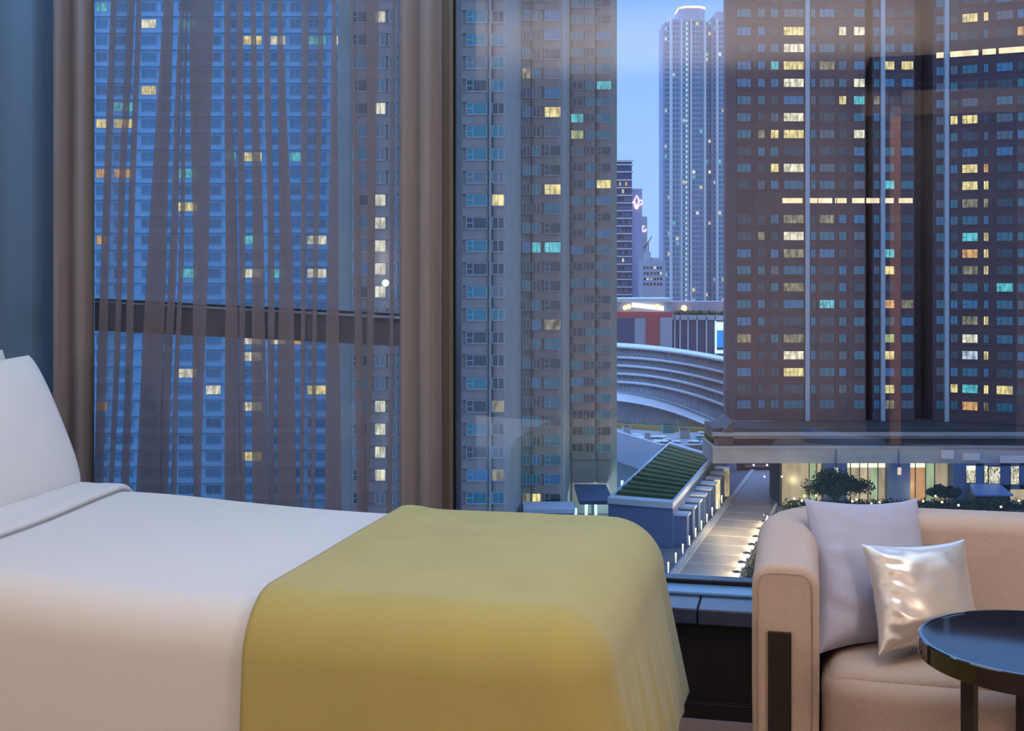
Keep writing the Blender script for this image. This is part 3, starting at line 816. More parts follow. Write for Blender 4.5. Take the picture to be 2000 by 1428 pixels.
# emblem: a three-petalled lily outlined in neon, with a solid foot
em=thing('neon_emblem','pink white neon lily emblem on the blank wall of the blue slab block','sign',at(1242,396,ED+1.15))
def epts(lst): return [at(1243.5+x*.82,396+y*.9,ED+1.15) for x,y in lst]
centre=[(0,8),(-4,3),(-6,-3),(-3.5,-10),(0,-16),(3.5,-10),(6,-3),(4,3),(0,8)]
rightp=[(3,4),(5,-2),(9,-6),(13,-4),(13.5,1),(10,4.5),(8,2)]
leftp=[(-3,4),(-5,-1),(-8,-3),(-9,-1),(-8,2)]
MB().tube(epts(centre),.36,6).build('petal_outline',C_neon,em)
MB().tube(epts(rightp),.36,6).build('petal_outline',C_neon,em); MB().tube(epts(leftp),.34,6).build('petal_outline',C_neon,em)
foot_=[(-8,6),(-4,3.5),(4,3.5),(8,6),(5,8),(4,12),(0,15),(-4,12),(-5,8)]
fp=epts(foot_); m=MB(); n_=len(fp)
m.add([p+Vector((0,-.3,0)) for p in fp]+[p+Vector((0,.5,0)) for p in fp],[tuple(range(n_)),tuple(range(2*n_-1,n_-1,-1))]+[(i,n_+i,n_+(i+1)%n_,(i+1)%n_) for i in range(n_)])
m.build('emblem_foot',C_neon,em)
MB().tube([p+Vector((0,.25,0)) for p in epts([(x*1.12,y*1.08) for x,y in centre])],.3,6).build('blue_outline',C_neonb,em)

m=MB(); LD=560.0; m.box(X(1250,LD),LD,G0,X(1264,LD),LD+8,zat(423,LD)); 
lb=hold(m,'slim_block',C_pale,'thin pale block with a round pink sign behind the blank wall','building')
m=MB(); 
pts=[at(1258+3.6*math.cos(a_/16*2*PI),447+5.5*math.sin(a_/16*2*PI),LD-.4) for a_ in range(13)]
m.tube(pts,.38,6)
hold(m,'round_sign',C_neon,'small round pink sign on the thin pale block','sign')
SD=500.0
sb=thing('low_block','squat grey block with a few lit windows at the foot of the slim tower','building',(X(1277,SD),SD+8,G0))
m=MB(); m.box(X(1253,SD),SD,G0,X(1300,SD),SD+12,zat(508,SD)); m.box(X(1262,SD),SD+2,zat(508,SD),X(1272,SD),SD+10,zat(492,SD)); m.box(X(1275,SD),SD+2,zat(508,SD),X(1290,SD),SD+10,zat(503,SD)); m.build('wall',C_pale,sb)
fa=Facade(sb,C_frame)
for j,y in enumerate((523,534,545,555)):
    for i,px in enumerate((1259,1265,1272,1279,1285,1291)):
        k='white' if (j,i) in ((0,3),(2,1),(1,5)) else ('orange' if (j,i)==(2,2) else 'dark')
        fa.win(Vector((X(px,SD),SD-.03,zat(y,SD))),0,.85,1.1,k,())
fa.finish(100)
cr=thing('tower_crane','thin dark tower crane standing on the squat grey block','crane',at(1266,500,SD+5))
m=MB(); m.tube([at(1266,491.8,SD+5),at(1266,472,SD+5)],.25,5); m.build('mast',C_dframe,cr)
m=MB(); m.tube([at(1262,480,SD+5),at(1273,462,SD+5)],.2,5); m.build('jib',C_dframe,cr)
m=MB(); m.box(X(1261,SD),SD+4,zat(484,SD),X(1263,SD),SD+6,zat(479,SD)); m.build('counterweight',C_dframe,cr)

# ---------------------------------------------------------------- shopping podium with red stripe and hoarding
MD=430.0
ml=thing('shopping_podium','low white and red shopping building with a row of lamps under its roof edge','building',(X(1255,MD),MD+10,G0))
m=MB(); m.box(X(1180,MD),MD,G0,X(1312.5,MD),MD+24,zat(588,MD)); m.build('wall',C_pale,ml)
m=MB(); m.box(X(1190,MD),MD-1.5,zat(590,MD),X(1312.8,MD),MD+24,zat(583,MD)); m.build('roof',C_white,ml)
m=MB(); m.box(X(1190,MD),MD-.4,zat(620,MD),X(1313,MD),MD+.2,zat(609,MD)); m.box(X(1262,MD),MD-.5,zat(720,MD),X(1288,MD),MD+.2,zat(611,MD)); m.build('red_fascia',C_red,ml)
m=MB(); m.box(X(1205,MD),MD-.35,zat(690,MD),X(1239,MD),MD+.2,zat(622,MD)); m.build('dark_cladding',C_navy,ml)
m=MB(); m.box(X(1289,MD),MD-.35,zat(700,MD),X(1313,MD),MD+.2,zat(620,MD)); m.build('glass_bay',C_pale,ml)
m_=MB(); m_.box(-.28,-.3,-.75,.28,.2,.75); dm=m_.mesh('roof_lamp',[C_whitel]); rl=world_loc(ml)
for i in range(16):
    o=bpy.data.objects.new('roof_lamp',dm); COL.objects.link(o); o.parent=ml; o.location=at(1236+3.9*i,595.5+.45*i,MD-.8)-rl
for px,py in ((1228,599),(1284,599),(1221,601)):
    MB().ball(at(px,py,MD-1.5),.85,6).build('flood_lamp',C_warml,ml)
hd=thing('louvred_building','grey louvred building with planted roof terrace beside the red striped one','building',(X(1370,MD),MD+10,G0))
m=MB(); m.box(X(1315,MD),MD+1,G0,X(1436,MD),MD+24,zat(618,MD)); m.build('wall',C_navy,hd)
m=MB(); m.box(X(1313.5,MD),MD,zat(625,MD),X(1436,MD),MD+1.6,zat(616,MD)); m.build('parapet',C_pale,hd)
for px in (1318,1328.5,1344,1361.5,1380,1397):
    m=MB(); m.box(X(px-1,MD),MD,zat(705,MD),X(px+1,MD),MD+1.5,zat(618,MD)); m.build('fin',C_white,hd)
m=MB(); m.box(X(1314,MD),MD+10,zat(618,MD),X(1436,MD),MD+22,zat(590,MD)); m.build('terrace_wall',C_mauve,hd)
for px,py,s_ in ((1336,602,1.1),(1420,602,.9)): MB().ball(at(px,py,MD+8),s_,6).build('terrace_lamp',C_warml,hd)
m=MB()
for i in range(40):
    px=1318+rr.random()*105; m.ball(at(px,610+rr.random()*5,MD+2+rr.random()*5),.6+rr.random()*.6,4)
tag(m.build('terrace_plants',C_leaf,hd),kind='stuff')
hb=thing('lit_hoarding','bright blue lit hoarding with white top at the end of the louvred building','sign',at(1412,660,MD))
m=MB(); m.box(X(1400,MD),MD-1.2,zat(678,MD),X(1428,MD),MD-.6,zat(645,MD)); m.build('blue_panel',C_sign,hb)
m=MB(); m.box(X(1400,MD),MD-1.2,zat(645,MD),X(1428,MD),MD-.6,zat(629,MD)); m.build('white_panel',C_signw,hb)
m=MB(); m.box(X(1396.5,MD),MD-1.0,zat(686,MD),X(1399,MD),MD,zat(628,MD)); m.box(X(1396.5,MD),MD-1.0,zat(690,MD),X(1428,MD),MD,zat(684,MD)); m.build('frame',C_signw,hb)

# ---------------------------------------------------------------- curved station hall
def sd(u): return 372-34*u-10*math.sin(u*PI)                  # distance falls toward its right end
def edge(y0,y1,y2):
    """a curved line through rows y0, y1, y2 at columns 1195, 1310, 1440"""
    def f(u,dd=0.0,dy=0.0):
        y=y0*(1-u)*(1-2*u)+y1*4*u*(1-u)+y2*u*(2*u-1)
        return at(1195+245*u,y+dy,sd(u)+dd)
    return f
stn=thing('station_hall','curved white tiered station hall with ribbed glass bands in the gap between towers','building',at(1310,840,360))
L=[edge(669,680,702),edge(677,688,711),edge(698,708,735),edge(714,726,757),edge(730,743,780),edge(746,761,803),edge(762,787,842),edge(782,807,862),edge(836,842,885)]
def skirt(f,g,df,dg,name,m_,n=60,thick=2.5):
    mb=MB(); mb.grid(lambda u,v:f(u,df).lerp(g(u,dg),v),n,1,0,True)
    mb.grid(lambda u,v:f(u,df+thick).lerp(g(u,dg+thick),v),n,1,0,True,True)
    return mb.build(name,m_,stn)
skirt(L[0],L[1],14,0,'roof',C_white)
for i in range(1,6): skirt(L[i],L[i+1],3.2,1.0,'glass_band',C_ribg)
skirt(L[6],L[7],4,-5,'white_canopy',C_white); skirt(L[7],L[8],1.2,1.2,'lower_glass',C_ribg)
for i in range(1,6):
    mb=MB(); mb.tube([L[i](u/40,0) for u in range(41)],.42,6); mb.build('tier_rail',C_white,stn)
rb=MB()
for i in range(1,6):
    n_=70
    for k in range(n_):
        u=k/n_; rb.tube([L[i](u,2.4),L[i+1](u,.3)],.16 if i>1 else .22,4)
for k in range(46):
    u=k/46; rb.tube([L[7](u,.6),L[8](min(1,u+.03),.6)],.17,4)
tag(rb.build('glazing_ribs',C_pale,stn),kind='stuff')

# ---------------------------------------------------------------- construction yard behind a retaining wall
yard_z=-36.0
def onz(px,py,z): d=(CAMZ-z)*FPX/(py-HOR); return Vector((q(px)*d,d,z))
yd=thing('works_yard','raised works yard behind a long pale blue retaining edge','yard',onz(1255,870,yard_z))
a,b,c,e=onz(1195,846,yard_z),onz(1299,878,yard_z),onz(1420,868,yard_z),onz(1420,836,yard_z); e2=onz(1195,836,yard_z)
m=MB(); m.prism([(v.x,v.y) for v in (a,b,Vector((33.2,270,0)),c,e,e2)],G0,yard_z); m.build('yard_deck',C_grey,yd)
m=MB(); dv=(b-a).normalized(); nn=Vector((dv.y,-dv.x,0))
m.prism([((a+nn*k).x,(a+nn*k).y) for k in (.8,)]+[((b+nn*.8).x,(b+nn*.8).y),((b-nn*.1).x,(b-nn*.1).y),((a-nn*.1).x,(a-nn*.1).y)],G0,yard_z+1.0); m.build('wall',C_pale,yd)
rk=random.Random(3)
def yardbox(name,label,px,py,w,h,dp,m_,cat,group=None):
    p=onz(px,py,yard_z); m=MB(); m.box(p.x-w/2,p.y,yard_z+.02,p.x+w/2,p.y+dp,yard_z+h); m.box(p.x-w/2-.1,p.y-.1,yard_z+h-.15,p.x+w/2+.1,p.y+dp+.1,yard_z+h)
    return hold(m,name,m_,label,cat,group,bevel=.03)
yardbox('shipping_container','teal container in the works yard below the curved station hall',1306,846,2.6,1.9,2.4,C_teal,'container')
yardbox('site_cabin','pale mauve site cabin in the works yard right of the teal container',1338,857,2.2,2.0,2.4,C_mauve,'cabin')
yardbox('site_cabin','small pale blue site cabin at the left end of the works yard',1225,850,1.6,1.9,2.2,C_pale,'cabin')
yardbox('water_tank','small slate tank on the edge of the works yard near the green roof',1265,861,1.2,1.5,1.6,C_pale,'tank')
yardbox('flat_awning','turquoise awning at the right end of the works yard',1373,861,2.8,.7,2.4,C_turq,'awning')
for i,(px,py,w,dp) in enumerate(((1245,853,2.2,3),(1252,858,2.2,3),(1285,857,4.2,2.5),(1293,866,3.2,3),(1304,862,1.9,2),(1322,866,2.0,2),(1356,866,2.6,2.2),(1382,866,2.4,2.2),(1377,848,2.6,2))):
    p=onz(px,py,yard_z); m=MB()
    m.grid(lambda u,v:p+Vector(((u-.5)*w,v*dp,.3+.4*abs(noise.noise((u*3+i,v*3,i))))),8,8,0,True)
    hold(m,'tarpaulin',C_canvas,'rumpled white tarpaulin spread on the raised works yard','tarpaulin','white tarpaulins in the works yard',solid=.15)
m=MB(); p0,p1,p2=onz(1205,836,yard_z),onz(1300,842,yard_z),onz(1400,845,yard_z)
for pa_,pb_ in ((p0,p1),(p1,p2)):
    d_=(pb_-pa_).normalized(); n_=Vector((-d_.y,d_.x,0))*.2
    m.prism([((pa_-n_).x,(pa_-n_).y),((pb_-n_).x,(pb_-n_).y),((pb_+n_).x,(pb_+n_).y),((pa_+n_).x,(pa_+n_).y)],yard_z+.02,yard_z+1.1)
hold(m,'site_hoarding',C_ochre,'long ochre site barrier along the back of the works yard','barrier')

# ---------------------------------------------------------------- podium with planted roof
RA=math.radians(17.4); RV=Vector((math.sin(RA),math.cos(RA),0)); RN=Vector((math.cos(RA),-math.sin(RA),0))
RO=Vector((24.9,180.8,G0))                                     # left kerb of the road
def road(a,n,z=0.0): return RO+RV*a+RN*n+Vector((0,0,z))
rz=-35.2
gp=thing('podium_block','slate blue podium building with striped green planted roof','building',onz(1255,980,rz)*1.0)
c0,c1,c2,c3=onz(1188,977,rz),onz(1314,987,rz),onz(1395,893,rz),onz(1308,867,rz)
m=MB(); m.prism([(v.x,v.y) for v in (c0,c1,c2,c3)],G0,rz); m.build('wall',C_navy,gp)
cc=(c0+c1+c2+c3)/4
m=MB(); 
Q=[c0,c1,c2,c3]
for i in range(4):
    A,B=Q[i],Q[(i+1)%4]; Ai,Bi=A.lerp(cc,.075),B.lerp(cc,.075); Ao,Bo=A.lerp(cc,-.012),B.lerp(cc,-.012)
    m.prism([(Ao.x,Ao.y),(Bo.x,Bo.y),(Bi.x,Bi.y),(Ai.x,Ai.y)],rz-.5,rz+.45)
m.build('parapet',C_pale,gp)
g0,g1,g2,g3=[v.lerp(cc,.09) for v in Q]
m=MB(); ns=26
for i in range(ns):
    u0,u1=i/ns,(i+.86)/ns
    k0,k1=[g0.lerp(g3,u0),g1.lerp(g2,u0)],[g0.lerp(g3,u1),g1.lerp(g2,u1)]
    hh=.12+.35*(i%2)+.15*rk.random()
    m.prism([(k0[0].x,k0[0].y),(k0[1].x,k0[1].y),(k1[1].x,k1[1].y),(k1[0].x,k1[0].y)],rz-.02,rz+hh)
m.build('planted_strips',C_green,gp)
for i in range(9):
    a_=(c1-RO).dot(RV)+1.5+i*6.1; n0=(c1-RO).dot(RN)-.5
    h=4.9
    m=MB(); pts=[road(a_,n0),road(a_,n0+2.5),road(a_+2.2,n0+2.5),road(a_+2.2,n0)]
    pts=[(p.x,p.y) for p in pts]
    m.prism(pts,G0,G0+h); m.build('pier',C_navy,gp)
    m=MB(); pts=[road(a_-.2,n0),road(a_-.2,n0+2.8),road(a_+2.4,n0+2.8),road(a_+2.4,n0)]
    m.prism([(p.x,p.y) for p in pts],G0+h,G0+h+.35); m.build('pier_cap',C_pale,gp)
# covered way with lit white columns, left of the podium
cw=thing('covered_walkway','covered walkway with glowing white columns between tower foot and podium','walkway',onz(1150,1020,G0))
for px,py,h in ((1145,1024,5.0),(1163.5,1006,4.6),(1124,1022,2.6),(1215,975,3.6)):
    p=onz(px,py,G0); m=MB(); m.lathe([(.0001,G0),(.26,G0),(.26,G0+h),(.0001,G0+h)],p,12); m.build('column',C_cyanl,cw)
m=MB(); m.box(11.3,206,G0+5.0,17,222.5,G0+5.6); m.build('canopy',C_navy,cw)
tb=thing('tower_podium','blue grey annex with sloped parapet at the foot of the stepped tower','building',onz(1080,1030,G0))
m=MB(); a=Vector((1.7,183,G0)); m.box(a.x,a.y,G0,X(1122,a.y),a.y+6,G0+8.0); m.build('wall',C_navy,tb)
m=MB(); m.box(a.x,a.y-.2,G0+8.0,X(1123,a.y),a.y+6.2,G0+8.6); m.build('roof_edge',C_pale,tb)

# ---------------------------------------------------------------- ground and road
m=MB(); m.box(-400,60,G0-.5,500,1400,G0-.06); tag(m.build('ground_outside',C_ground),kind='structure')
m=MB(); pts=[road(-60,0),road(-60,8.2),road(110,8.2),road(110,0)]; m.prism([(p.x,p.y) for p in pts],G0-.06,G0); 
for k in range(16):
    a_=-30+k*7; pts=[road(a_,0.05),road(a_,8.15),road(a_+.35,8.15),road(a_+.35,.05)]; m.prism([(p.x,p.y) for p in pts],G0,G0+.012,1)
tag(m.build('street',[C_road,C_stripe]),kind='structure')
m=MB()
for n_,w_,h_ in ((-.9,.9,.16),(8.2,.5,.16)):
    pts=[road(-60,n_),road(-60,n_+w_),road(110,n_+w_),road(110,n_)]; m.prism([(p.x,p.y) for p in pts],G0-.05,G0+h_)
tag(m.build('kerb',C_stripe),kind='structure')
rlg=thing('railing','low pale railing running along the podium side of the road','railing',road(0,-.5))
m=MB()
for h in (.45,.85,1.2): m.tube([road(-30,-.45,h),road(58,-.45,h)],.05,5)
m.build('rails',C_pipe,rlg)
m=MB()
for k in range(45): m.tube([road(-30+2*k,-.45,0),road(-30+2*k,-.45,1.2)],.045,5)
m.build('posts',C_pipe,rlg)
# bollard lights on the podium side
def bollard(a_):
    p=road(a_,-1.2); t=thing('bollard_light','slender post light glowing white beside the podium piers','lamp',p,'post lights along the podium side of the road')
    return t
bm=MB(); bm.lathe([(.0001,0),(.11,0),(.11,.5),(.0001,.5)],(0,0,0),8); me_p=bm.mesh('post',[C_dframe])
bm=MB(); bm.lathe([(.06,.5),(.09,1.2),(.13,2.0),(.0001,2.02)],(0,0,0),10); me_g=bm.mesh('lamp_glass',[C_whitel])
for k in range(10):
    t=bollard(-4+6.3*k)
    for nm,me in (('post',me_p),('lamp_glass',me_g)):
        o=bpy.data.objects.new(nm,me); COL.objects.link(o); o.parent=t
# lanterns with flat caps on the other side
bm=MB(); bm.lathe([(.0001,0),(.32,0),(.30,1.0),(.10,1.05),(.0001,1.05)],(0,0,0),10); me_b=bm.mesh('plinth',[C_grey])
bm=MB(); bm.lathe([(.0001,1.05),(.12,1.05),(.12,1.75),(.0001,1.75)],(0,0,0),10); me_l=bm.mesh('lamp_glass',[C_whitel])
bm=MB(); bm.lathe([(.0001,1.75),(.62,1.75),(.66,1.80),(.30,1.95),(.0001,2.02)],(0,0,0),14); me_c=bm.mesh('cap',[C_dframe])
for k in range(8):
    t=thing('lantern','squat lantern with wide dark cap standing along the hedge side of the road','lamp',road(-6+6.2*k,8.75),'capped lanterns along the hedge side of the road')
    for nm,me in (('plinth',me_b),('lamp_glass',me_l),('cap',me_c)):
        o=bpy.data.objects.new(nm,me); COL.objects.link(o); o.parent=t
    ld=bpy.data.lights.new('lantern_lamp','POINT'); ld.energy=750; ld.color=(1,.80,.48); ld.shadow_soft_size=.2
    lo=bpy.data.objects.new('lantern_lamp',ld); COL.objects.link(lo); lo.location=road(-6+6.2*k,7.9,1.5)
def leaf_cloud(mb,c,rx,ry,rz_,n,size,seed,lob=.25):
    r_=random.Random(seed)
    for i in range(n):
        d=Vector((r_.gauss(0,1),r_.gauss(0,1),r_.gauss(0,1))).normalized()
        k=(r_.random()**.35)*(1+lob*noise.noise(d*2.3+Vector((seed,0,0))))
        p=Vector(c)+Vector((d.x*rx,d.y*ry,d.z*rz_))*k
        a=Vector((r_.gauss(0,1),r_.gauss(0,1),r_.gauss(0,1))).normalized(); b=a.cross(Vector((r_.random(),r_.random(),1))).normalized()
        s_=size*(.6+.8*r_.random())
        mb.add([p-a*s_,p+b*s_*.5,p+a*s_,p-b*s_*.5],[(0,1,2,3)],0)
hg=MB()
for k in range(60): leaf_cloud(hg,road(-12+.88*k,10.6+.8*rk.random(),.9),1.5,1.5,1.3,70,.34,k)
hold(hg,'roadside_hedge',C_leaf,'dark leafy hedge behind the capped lanterns along the road','hedge')

# ---------------------------------------------------------------- bridge and podium with lit lobby under the red-brown tower
LY=229.0
def lx(px): return q(px)*LY
def lz(py): return zat(py,LY)
pb=thing('podium_lobby','grey podium with a row of lit glass lobby bays under the red brown tower','building',(lx(1700),LY+6,G0))
m=MB(); m.box(lx(1392),LY,lz(905),lx(2060),LY+12.4,lz(875)); m.build('band_wall',C_grey,pb)
m=MB(); m.box(lx(1390),LY-.3,lz(875.5),lx(2060),LY+12.4,lz(871)); m.box(lx(1392),LY-.2,lz(852),lx(2060),LY+1,lz(845)); m.box(lx(1420),LY+.4,lz(857),lx(2060),LY+1.2,lz(854)); m.build('ledges',C_grey,pb)
m=MB(); m.box(lx(1396),LY+1.4,lz(871),lx(2060),LY+12.4,lz(838)); m.build('recessed_storey',C_dark,pb)
# sloped end of the podium by the station
m=MB(); v=[at(1396,860,LY),at(1396,875,LY),at(1432,875,LY),at(1432,822,LY)]
m.add([p for p in v]+[p+Vector((0,12,0)) for p in v],[(0,1,2,3),(7,6,5,4),(0,4,5,1),(1,5,6,2),(2,6,7,3),(3,7,4,0)]); m.build('sloped_end',C_dark,pb)
m=MB()
for a,b in ((1612,1655),(1738,1778),(1862,1886),(1906,1921),(1954,1974),(1992,2060)): m.box(lx(a),LY,G0,lx(b),LY+3,lz(905))
m.build('piers',C_navy,pb)
m=MB(); m.box(lx(1530),LY+3,G0,lx(2060),LY+12.4,lz(905)); m.build('back_wall',C_dark,pb)
m=MB(); m.box(lx(1886),LY,lz(910),lx(2060),LY+2.9,lz(905)); m.box(lx(1886),LY,G0,lx(2060),LY+2.9,lz(947)); m.build('window_wall',C_navy,pb)
lob={'cream':lit('lobby_lit_cream',(.62,.50,.28),1.0,.25,.5),'grn':lit('lobby_lit_green',(.36,.48,.26),1.0,.25,.5),'orn':lit('lobby_lit_orange',(.60,.30,.10),1.0,.2,.5),'cove':lit('lobby_cove',(1,.90,.55),1.9,.15,.5),'tan':lit('lobby_lit_tan',(.42,.34,.20),1.0,.3,.5),'lace':lit('lobby_lit_lace',(.85,.80,.55),.9,.9,6)}
def bay(a,b,y0,y1,m_,name='lit_panel'):
    m=MB(); m.box(lx(a),LY+2.7,lz(y1),lx(b),LY+2.98,lz(y0)); return m.build(name,lob[m_],pb)
bay(1534,1586,908,992,'tan'); bay(1588,1601,908,985,'grn'); bay(1602,1611,910,985,'cream')
bay(1655,1668,918,988,'cream'); bay(1669,1686,918,988,'tan'); bay(1687,1702,918,988,'cream'); bay(1703,1708,918,988,'tan'); bay(1708,1722,918,988,'grn'); bay(1723,1737,918,988,'tan')
bay(1655,1737,906,917.5,'cove','cove_light')
bay(1779,1796,918,985,'orn'); bay(1797,1816,918,985,'orn'); bay(1818,1834,910,985,'grn'); bay(1835,1861,906,985,'tan'); bay(1779,1816,906,917.5,'cove','cove_light')
for a,b,y0,y1,k in ((1888,1905,910,918,'cove'),(1888,1905,918,943,'lace'),(1923,1929,910,943,'lace'),(1932,1953,912,944,'lace'),(1975,1990,911,946,'lace'),(1973,2000,956,985,'cream')):
    m=MB(); m.box(lx(a),LY-.08,lz(y1),lx(b),LY+.1,lz(y0)); m.build('lit_window',lob[k],pb)
m=MB()
for px in (1668.5,1686.5,1702.5,1722.5,1796.5,1816.8,1834.6,1587,1601.5): m.box(lx(px)-.07,LY+2.4,G0,lx(px)+.07,LY+2.7,lz(905))
m.build('glazing_bars',C_dframe,pb)
m=MB()
for a,b,y0,y1 in ((1838,1862,879,896),(1880,1912,885,899),(1952,2005,890,904)): m.box(lx(a),LY-.4,lz(y1),lx(b),LY+.1,lz(y0))
m.build('pale_panels',mat('pinkish_panel',(.62,.50,.50),.7),pb)
for px in (1633,1756):
    m=MB(); m.box(lx(px)-.3,LY-.4,lz(927),lx(px)+.3,LY+.02,lz(913)); m.build('wall_lamp',lit('wall_lamp_glow_%d'%px,(.9,.75,.6),.9,.2),pb)
    m=MB(); m.box(lx(px)-.14,LY-.2,lz(913),lx(px)-.02,LY+.02,lz(878)); m.build('lamp_conduit',C_dframe,pb)
gh=thing('entrance_canopy','blue canopy roof over a dark entrance beside the lit lobby bays','canopy',(lx(1920),LY-4,G0))
m=MB(); z0,z1=lz(957),lz(944); 
m.add([Vector(p) for p in ((lx(1884),LY-5,z0),(lx(1958),LY-5,z0),(lx(1950),LY-.45,z1),(lx(1892),LY-.45,z1),(lx(1884),LY-5,z0-.3),(lx(1958),LY-5,z0-.3),(lx(1950),LY-.45,z0-.3),(lx(1892),LY-.45,z0-.3))],[(0,1,2,3),(4,7,6,5),(0,4,5,1),(1,5,6,2),(2,6,7,3),(3,7,4,0)]); m.build('roof',mat('blue_metal_roof',(.10,.20,.38),.4),gh)
m=MB(); m.box(lx(1888),LY-4,G0,lx(1952),LY-.5,z0-.3); m.build('body',C_dark,gh)
# underpass beyond the bridge: far end of the road
m=MB(); m.box(X(1440,275),275,G0,X(1545,275),276,zat(905,275)); m.box(X(1455,274.9),274.8,zat(912,275),X(1532,275),275,zat(908,275),1)
hold(m,'underpass_wall',[C_navy,C_pale],'blue wall closing the far end of the road beneath the bridge','wall')
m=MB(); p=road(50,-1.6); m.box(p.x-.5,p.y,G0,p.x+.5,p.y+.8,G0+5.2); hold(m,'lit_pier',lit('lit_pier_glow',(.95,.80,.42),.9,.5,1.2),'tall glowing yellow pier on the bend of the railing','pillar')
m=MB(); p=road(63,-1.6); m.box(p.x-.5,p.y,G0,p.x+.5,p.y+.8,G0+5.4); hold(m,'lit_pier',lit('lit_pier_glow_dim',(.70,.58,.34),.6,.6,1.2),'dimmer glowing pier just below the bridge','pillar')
for i,(px,py) in enumerate(((1472,908.5),(1498,908.5),(1493,931),(1527,931))):
    hold(MB().ball(at(px,py,LY-1),.19,6),'bridge_lamp',C_whitel,'tiny round white lamp under the grey bridge over the road','lamp','small lamps under the bridge')

# trees and shrubs in front of the lobby
def tree(c,rx,rz_,h,seed,label):
    t=thing('tree',label,'tree',(c.x,c.y,G0))
    m=MB(); m.tube([(c.x,c.y,G0),(c.x+.1,c.y,G0+h*.5),(c.x,c.y,G0+h)],[.22,.16,.08],7)
    for k in range(6):
        a_=k*1.05; m.tube([(c.x,c.y,G0+h*(.45+.06*k)),(c.x+math.cos(a_)*rx*.6,c.y+math.sin(a_)*rx*.4,G0+h*(.75+.05*k))],[.08,.03],5)
    m.build('trunk',C_trunk,t)
    m=MB()
    r_=random.Random(seed)
    for k in range(26):
        a_=r_.random()*2*PI; rr_=math.sqrt(r_.random())
        leaf_cloud(m,(c.x+math.cos(a_)*rx*rr_*.8,c.y+math.sin(a_)*rx*rr_*.7,G0+h+rz_*(1-rr_*rr_)*(r_.random()*1.5-.55)),rx*.34,rx*.34,rz_*.42,210,.27,seed+k)
    m.build('foliage',C_leaf,t)
c=at(1634,955,221.5); tree(c,6.2,3.1,5.1,21,'broad dark leafy tree in front of the first lit lobby bay')
c=at(1846,957,223.5); tree(c,3.0,1.4,3.9,57,'small rounded dark tree before the orange lobby panels')
hg=MB()
for k in range(90):
    px=1540+480*k/90; leaf_cloud(hg,at(px,986+4*rk.random(),219-2*rk.random()),1.6,1.4,1.25,70,.26,k+300)
hold(hg,'lobby_shrubs',C_leaf,'low dark bed of shrubs along the foot of the lit lobby','hedge')
for i,(px,py,mm) in enumerate(((1551,974,'w'),(1566,978,'w'),(1665,979,'w'),(1673,976,'y'),(1702,984,'y'),(1803,979,'y'),(1840,981,'y'),(1872,987,'w'),(1955,990,'w'),(1594,968,'y'),(1827,969,'y'),(1718,981,'y'),(1990,978,'w'))):
    hold(MB().ball(at(px,py,215.5),.21,6),'garden_light',C_whitel if mm=='w' else C_warml,
         'small round %s garden light glowing among the lobby shrubs'%('white' if mm=='w' else 'amber'),'lamp','%s garden lights in the shrub bed'%('white' if mm=='w' else 'amber'))
hold(MB().ball(at(1571,969,215.5),.30,6),'garden_light',lit('green_lamp',(.5,1,.2),1.5,.1),'single green garden light among the lobby shrubs','lamp')
# street lighting glow on the road and forecourt: unseen point lights added over the road, by lobby and walkway
def plight(loc,e,col,r=.4):
    ld=bpy.data.lights.new('added_glow_light','POINT'); ld.energy=e; ld.color=col; ld.shadow_soft_size=r
    o=bpy.data.objects.new('added_glow_light',ld); COL.objects.link(o); o.location=loc
plight(road(40,4,5.5),500,(1,.78,.42)); plight(road(28,3,5.5),3500,(1,.76,.40))
plight(Vector((lx(1697),LY-2,G0+3)),900,(1,.85,.5)); plight(Vector((lx(1798),LY-2,G0+3)),900,(1,.75,.4)); plight(Vector((lx(1570),LY-3,G0+4)),1300,(1,.82,.45))
plight(onz(1166,1012,G0)+Vector((1,-1,3.2)),1500,(.75,1,1))
# curved flyover seen low through the curtain
m=MB()
def fly(u,v):
    x=-62+34*u; y=176+20*math.sin(u*2.2); return Vector((x+4*v*.3,y+7*v,-33-5*u))
m.grid(fly,30,2,0,True)
hold(m,'flyover',C_pale,'pale curved flyover road low behind the voile curtain','road',solid=1.2)
for k in (.2,.5,.8):
    p=fly(k,.5); mm=MB(); mm.box(p.x-.7,p.y-.7,G0,p.x+.7,p.y+.7,p.z-1.2); o=mm.build('pier',C_grey,bpy.data.objects['flyover'])
# ================================================================== sky, lamps, camera
w=bpy.data.worlds.new('World'); SC.world=w; w.use_nodes=True
nt=w.node_tree; N=nt.nodes; L=nt.links; N.clear()
o=N.new('ShaderNodeOutputWorld'); bg=N.new('ShaderNodeBackground'); tc=N.new('ShaderNodeTexCoord'); sx=N.new('ShaderNodeSeparateXYZ')
L.new(tc.outputs['Generated'],sx.inputs[0])
cr=N.new('ShaderNodeValToRGB'); el=cr.color_ramp.elements
el[0].position=.42; el[0].color=(.16,.26,.42,1)
el[1].position=1.0; el[1].color=(.75,1.5,3.5,1)
e=el.new(.50); e.color=(.40,.72,1.35,1)
e=el.new(.57); e.color=(.36,.67,1.28,1)
e=el.new(.61); e.color=(.19,.50,1.15,1)
e=el.new(.70); e.color=(.85,1.75,3.9,1)
mr=N.new('ShaderNodeMapRange'); mr.inputs['From Min'].default_value=-1; mr.inputs['From Max'].default_value=1
L.new(sx.outputs['Z'],mr.inputs['Value']); L.new(mr.outputs['Result'],cr.inputs['Fac'])
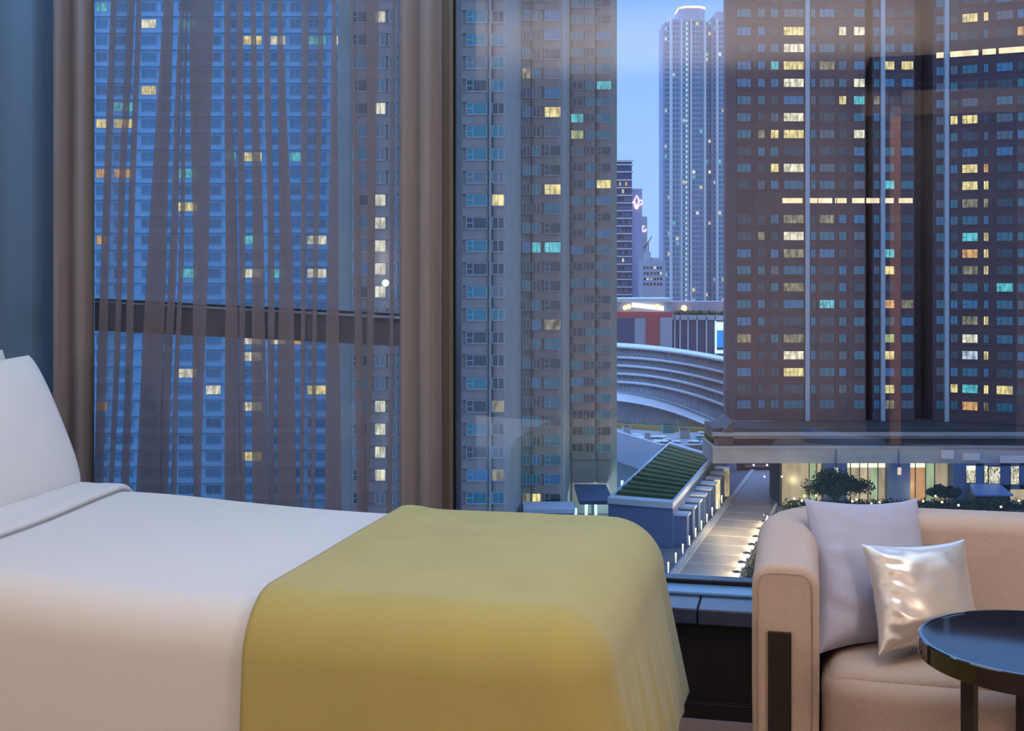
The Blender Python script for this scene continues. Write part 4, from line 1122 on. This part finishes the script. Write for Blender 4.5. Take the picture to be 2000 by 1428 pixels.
# the afterglow stands behind the viewer: brighter there
mr2=N.new('ShaderNodeMapRange'); mr2.inputs['From Min'].default_value=.45; mr2.inputs['From Max'].default_value=-.35; mr2.inputs['To Min'].default_value=0; mr2.inputs['To Max'].default_value=1.0
L.new(sx.outputs['Y'],mr2.inputs['Value'])
mx=N.new('ShaderNodeMixRGB'); mx.inputs['Color2'].default_value=(.46,.76,1.36,1)
L.new(mr2.outputs['Result'],mx.inputs['Fac']); L.new(cr.outputs['Color'],mx.inputs['Color1']); L.new(mx.outputs['Color'],bg.inputs['Color'])
bg.inputs['Strength'].default_value=1.0
L.new(bg.outputs[0],o.inputs['Surface'])

def area(name,loc,size,energy,col,target,spread=180):
    ld=bpy.data.lights.new(name,'AREA'); ld.shape='RECTANGLE'; ld.size=size[0]; ld.size_y=size[1]; ld.energy=energy; ld.color=col; ld.spread=math.radians(spread)
    ob=bpy.data.objects.new(name,ld); COL.objects.link(ob); ob.location=loc
    ob.rotation_euler=(Vector(target)-Vector(loc)).to_track_quat('-Z','Y').to_euler(); return ob
# ceiling light over the sofa; all others are unseen fills added for brightness
area('added_cool_fill_bed',R(-.2,.8,CH-.05),(1.6,.8),8,(.86,.93,1),R(-.2,.8,0))  # cool light added over the bed in place of weak sky light
area('ceiling_light_sofa',R(1.75,.6,CH-.05),(.9,.5),12,(1,.86,.76),R(1.75,.7,0))
area('added_window_fill',R(.9,-.25,CH-.04),(4.4,.25),27,(.34,.62,1),R(.9,-.15,0))  # blue strip added to imitate sky light on upper surfaces
def lamp(name,loc,e,col,r):
    ld=bpy.data.lights.new(name,'POINT'); ld.energy=e; ld.color=col; ld.shadow_soft_size=r
    ob=bpy.data.objects.new(name,ld); COL.objects.link(ob); ob.location=loc
lamp('added_fill_left',R(-1.257,3.0,1.35),36,(1,.78,.64),.11)  # unseen warm fill added for the bed's near side
lamp('added_fill_right',R(2.75,2.7,1.55),52,(1,.80,.64),.16)  # unseen warm fill added for the sofa front
area('cove_light',R(.4,3.2,2.2),(2.6,2.0),31,(1,.82,.70),R(.4,3.2,3))  # free-floating uplight added to brighten the ceiling
area('added_column_light',R(1.72,4.55,2.45),(.4,.1),28,(1,.78,.58),R(1.75,4.95,1.5))  # unseen light added to brighten the column's reflection

cd=bpy.data.cameras.new('camera'); cam=bpy.data.objects.new('camera',cd); COL.objects.link(cam)
cam.location=(0,0,CAMZ); cam.rotation_euler=(PI/2,0,0)
cd.sensor_width=36; cd.lens=36*FPX/2000; cd.shift_x=0; cd.shift_y=-(714-HOR)/2000
cd.clip_start=.05; cd.clip_end=4000
SC.camera=cam
SC.view_settings.view_transform='Standard'; SC.view_settings.look='None'; SC.view_settings.gamma=1; SC.view_settings.use_curve_mapping=False
SC.view_settings.exposure=0.0
cy=SC.cycles
cy.max_bounces=7; cy.diffuse_bounces=3; cy.glossy_bounces=3; cy.transmission_bounces=4; cy.transparent_max_bounces=40
cy.caustics_reflective=False; cy.caustics_refractive=False; cy.sample_clamp_indirect=4; cy.use_denoising=True
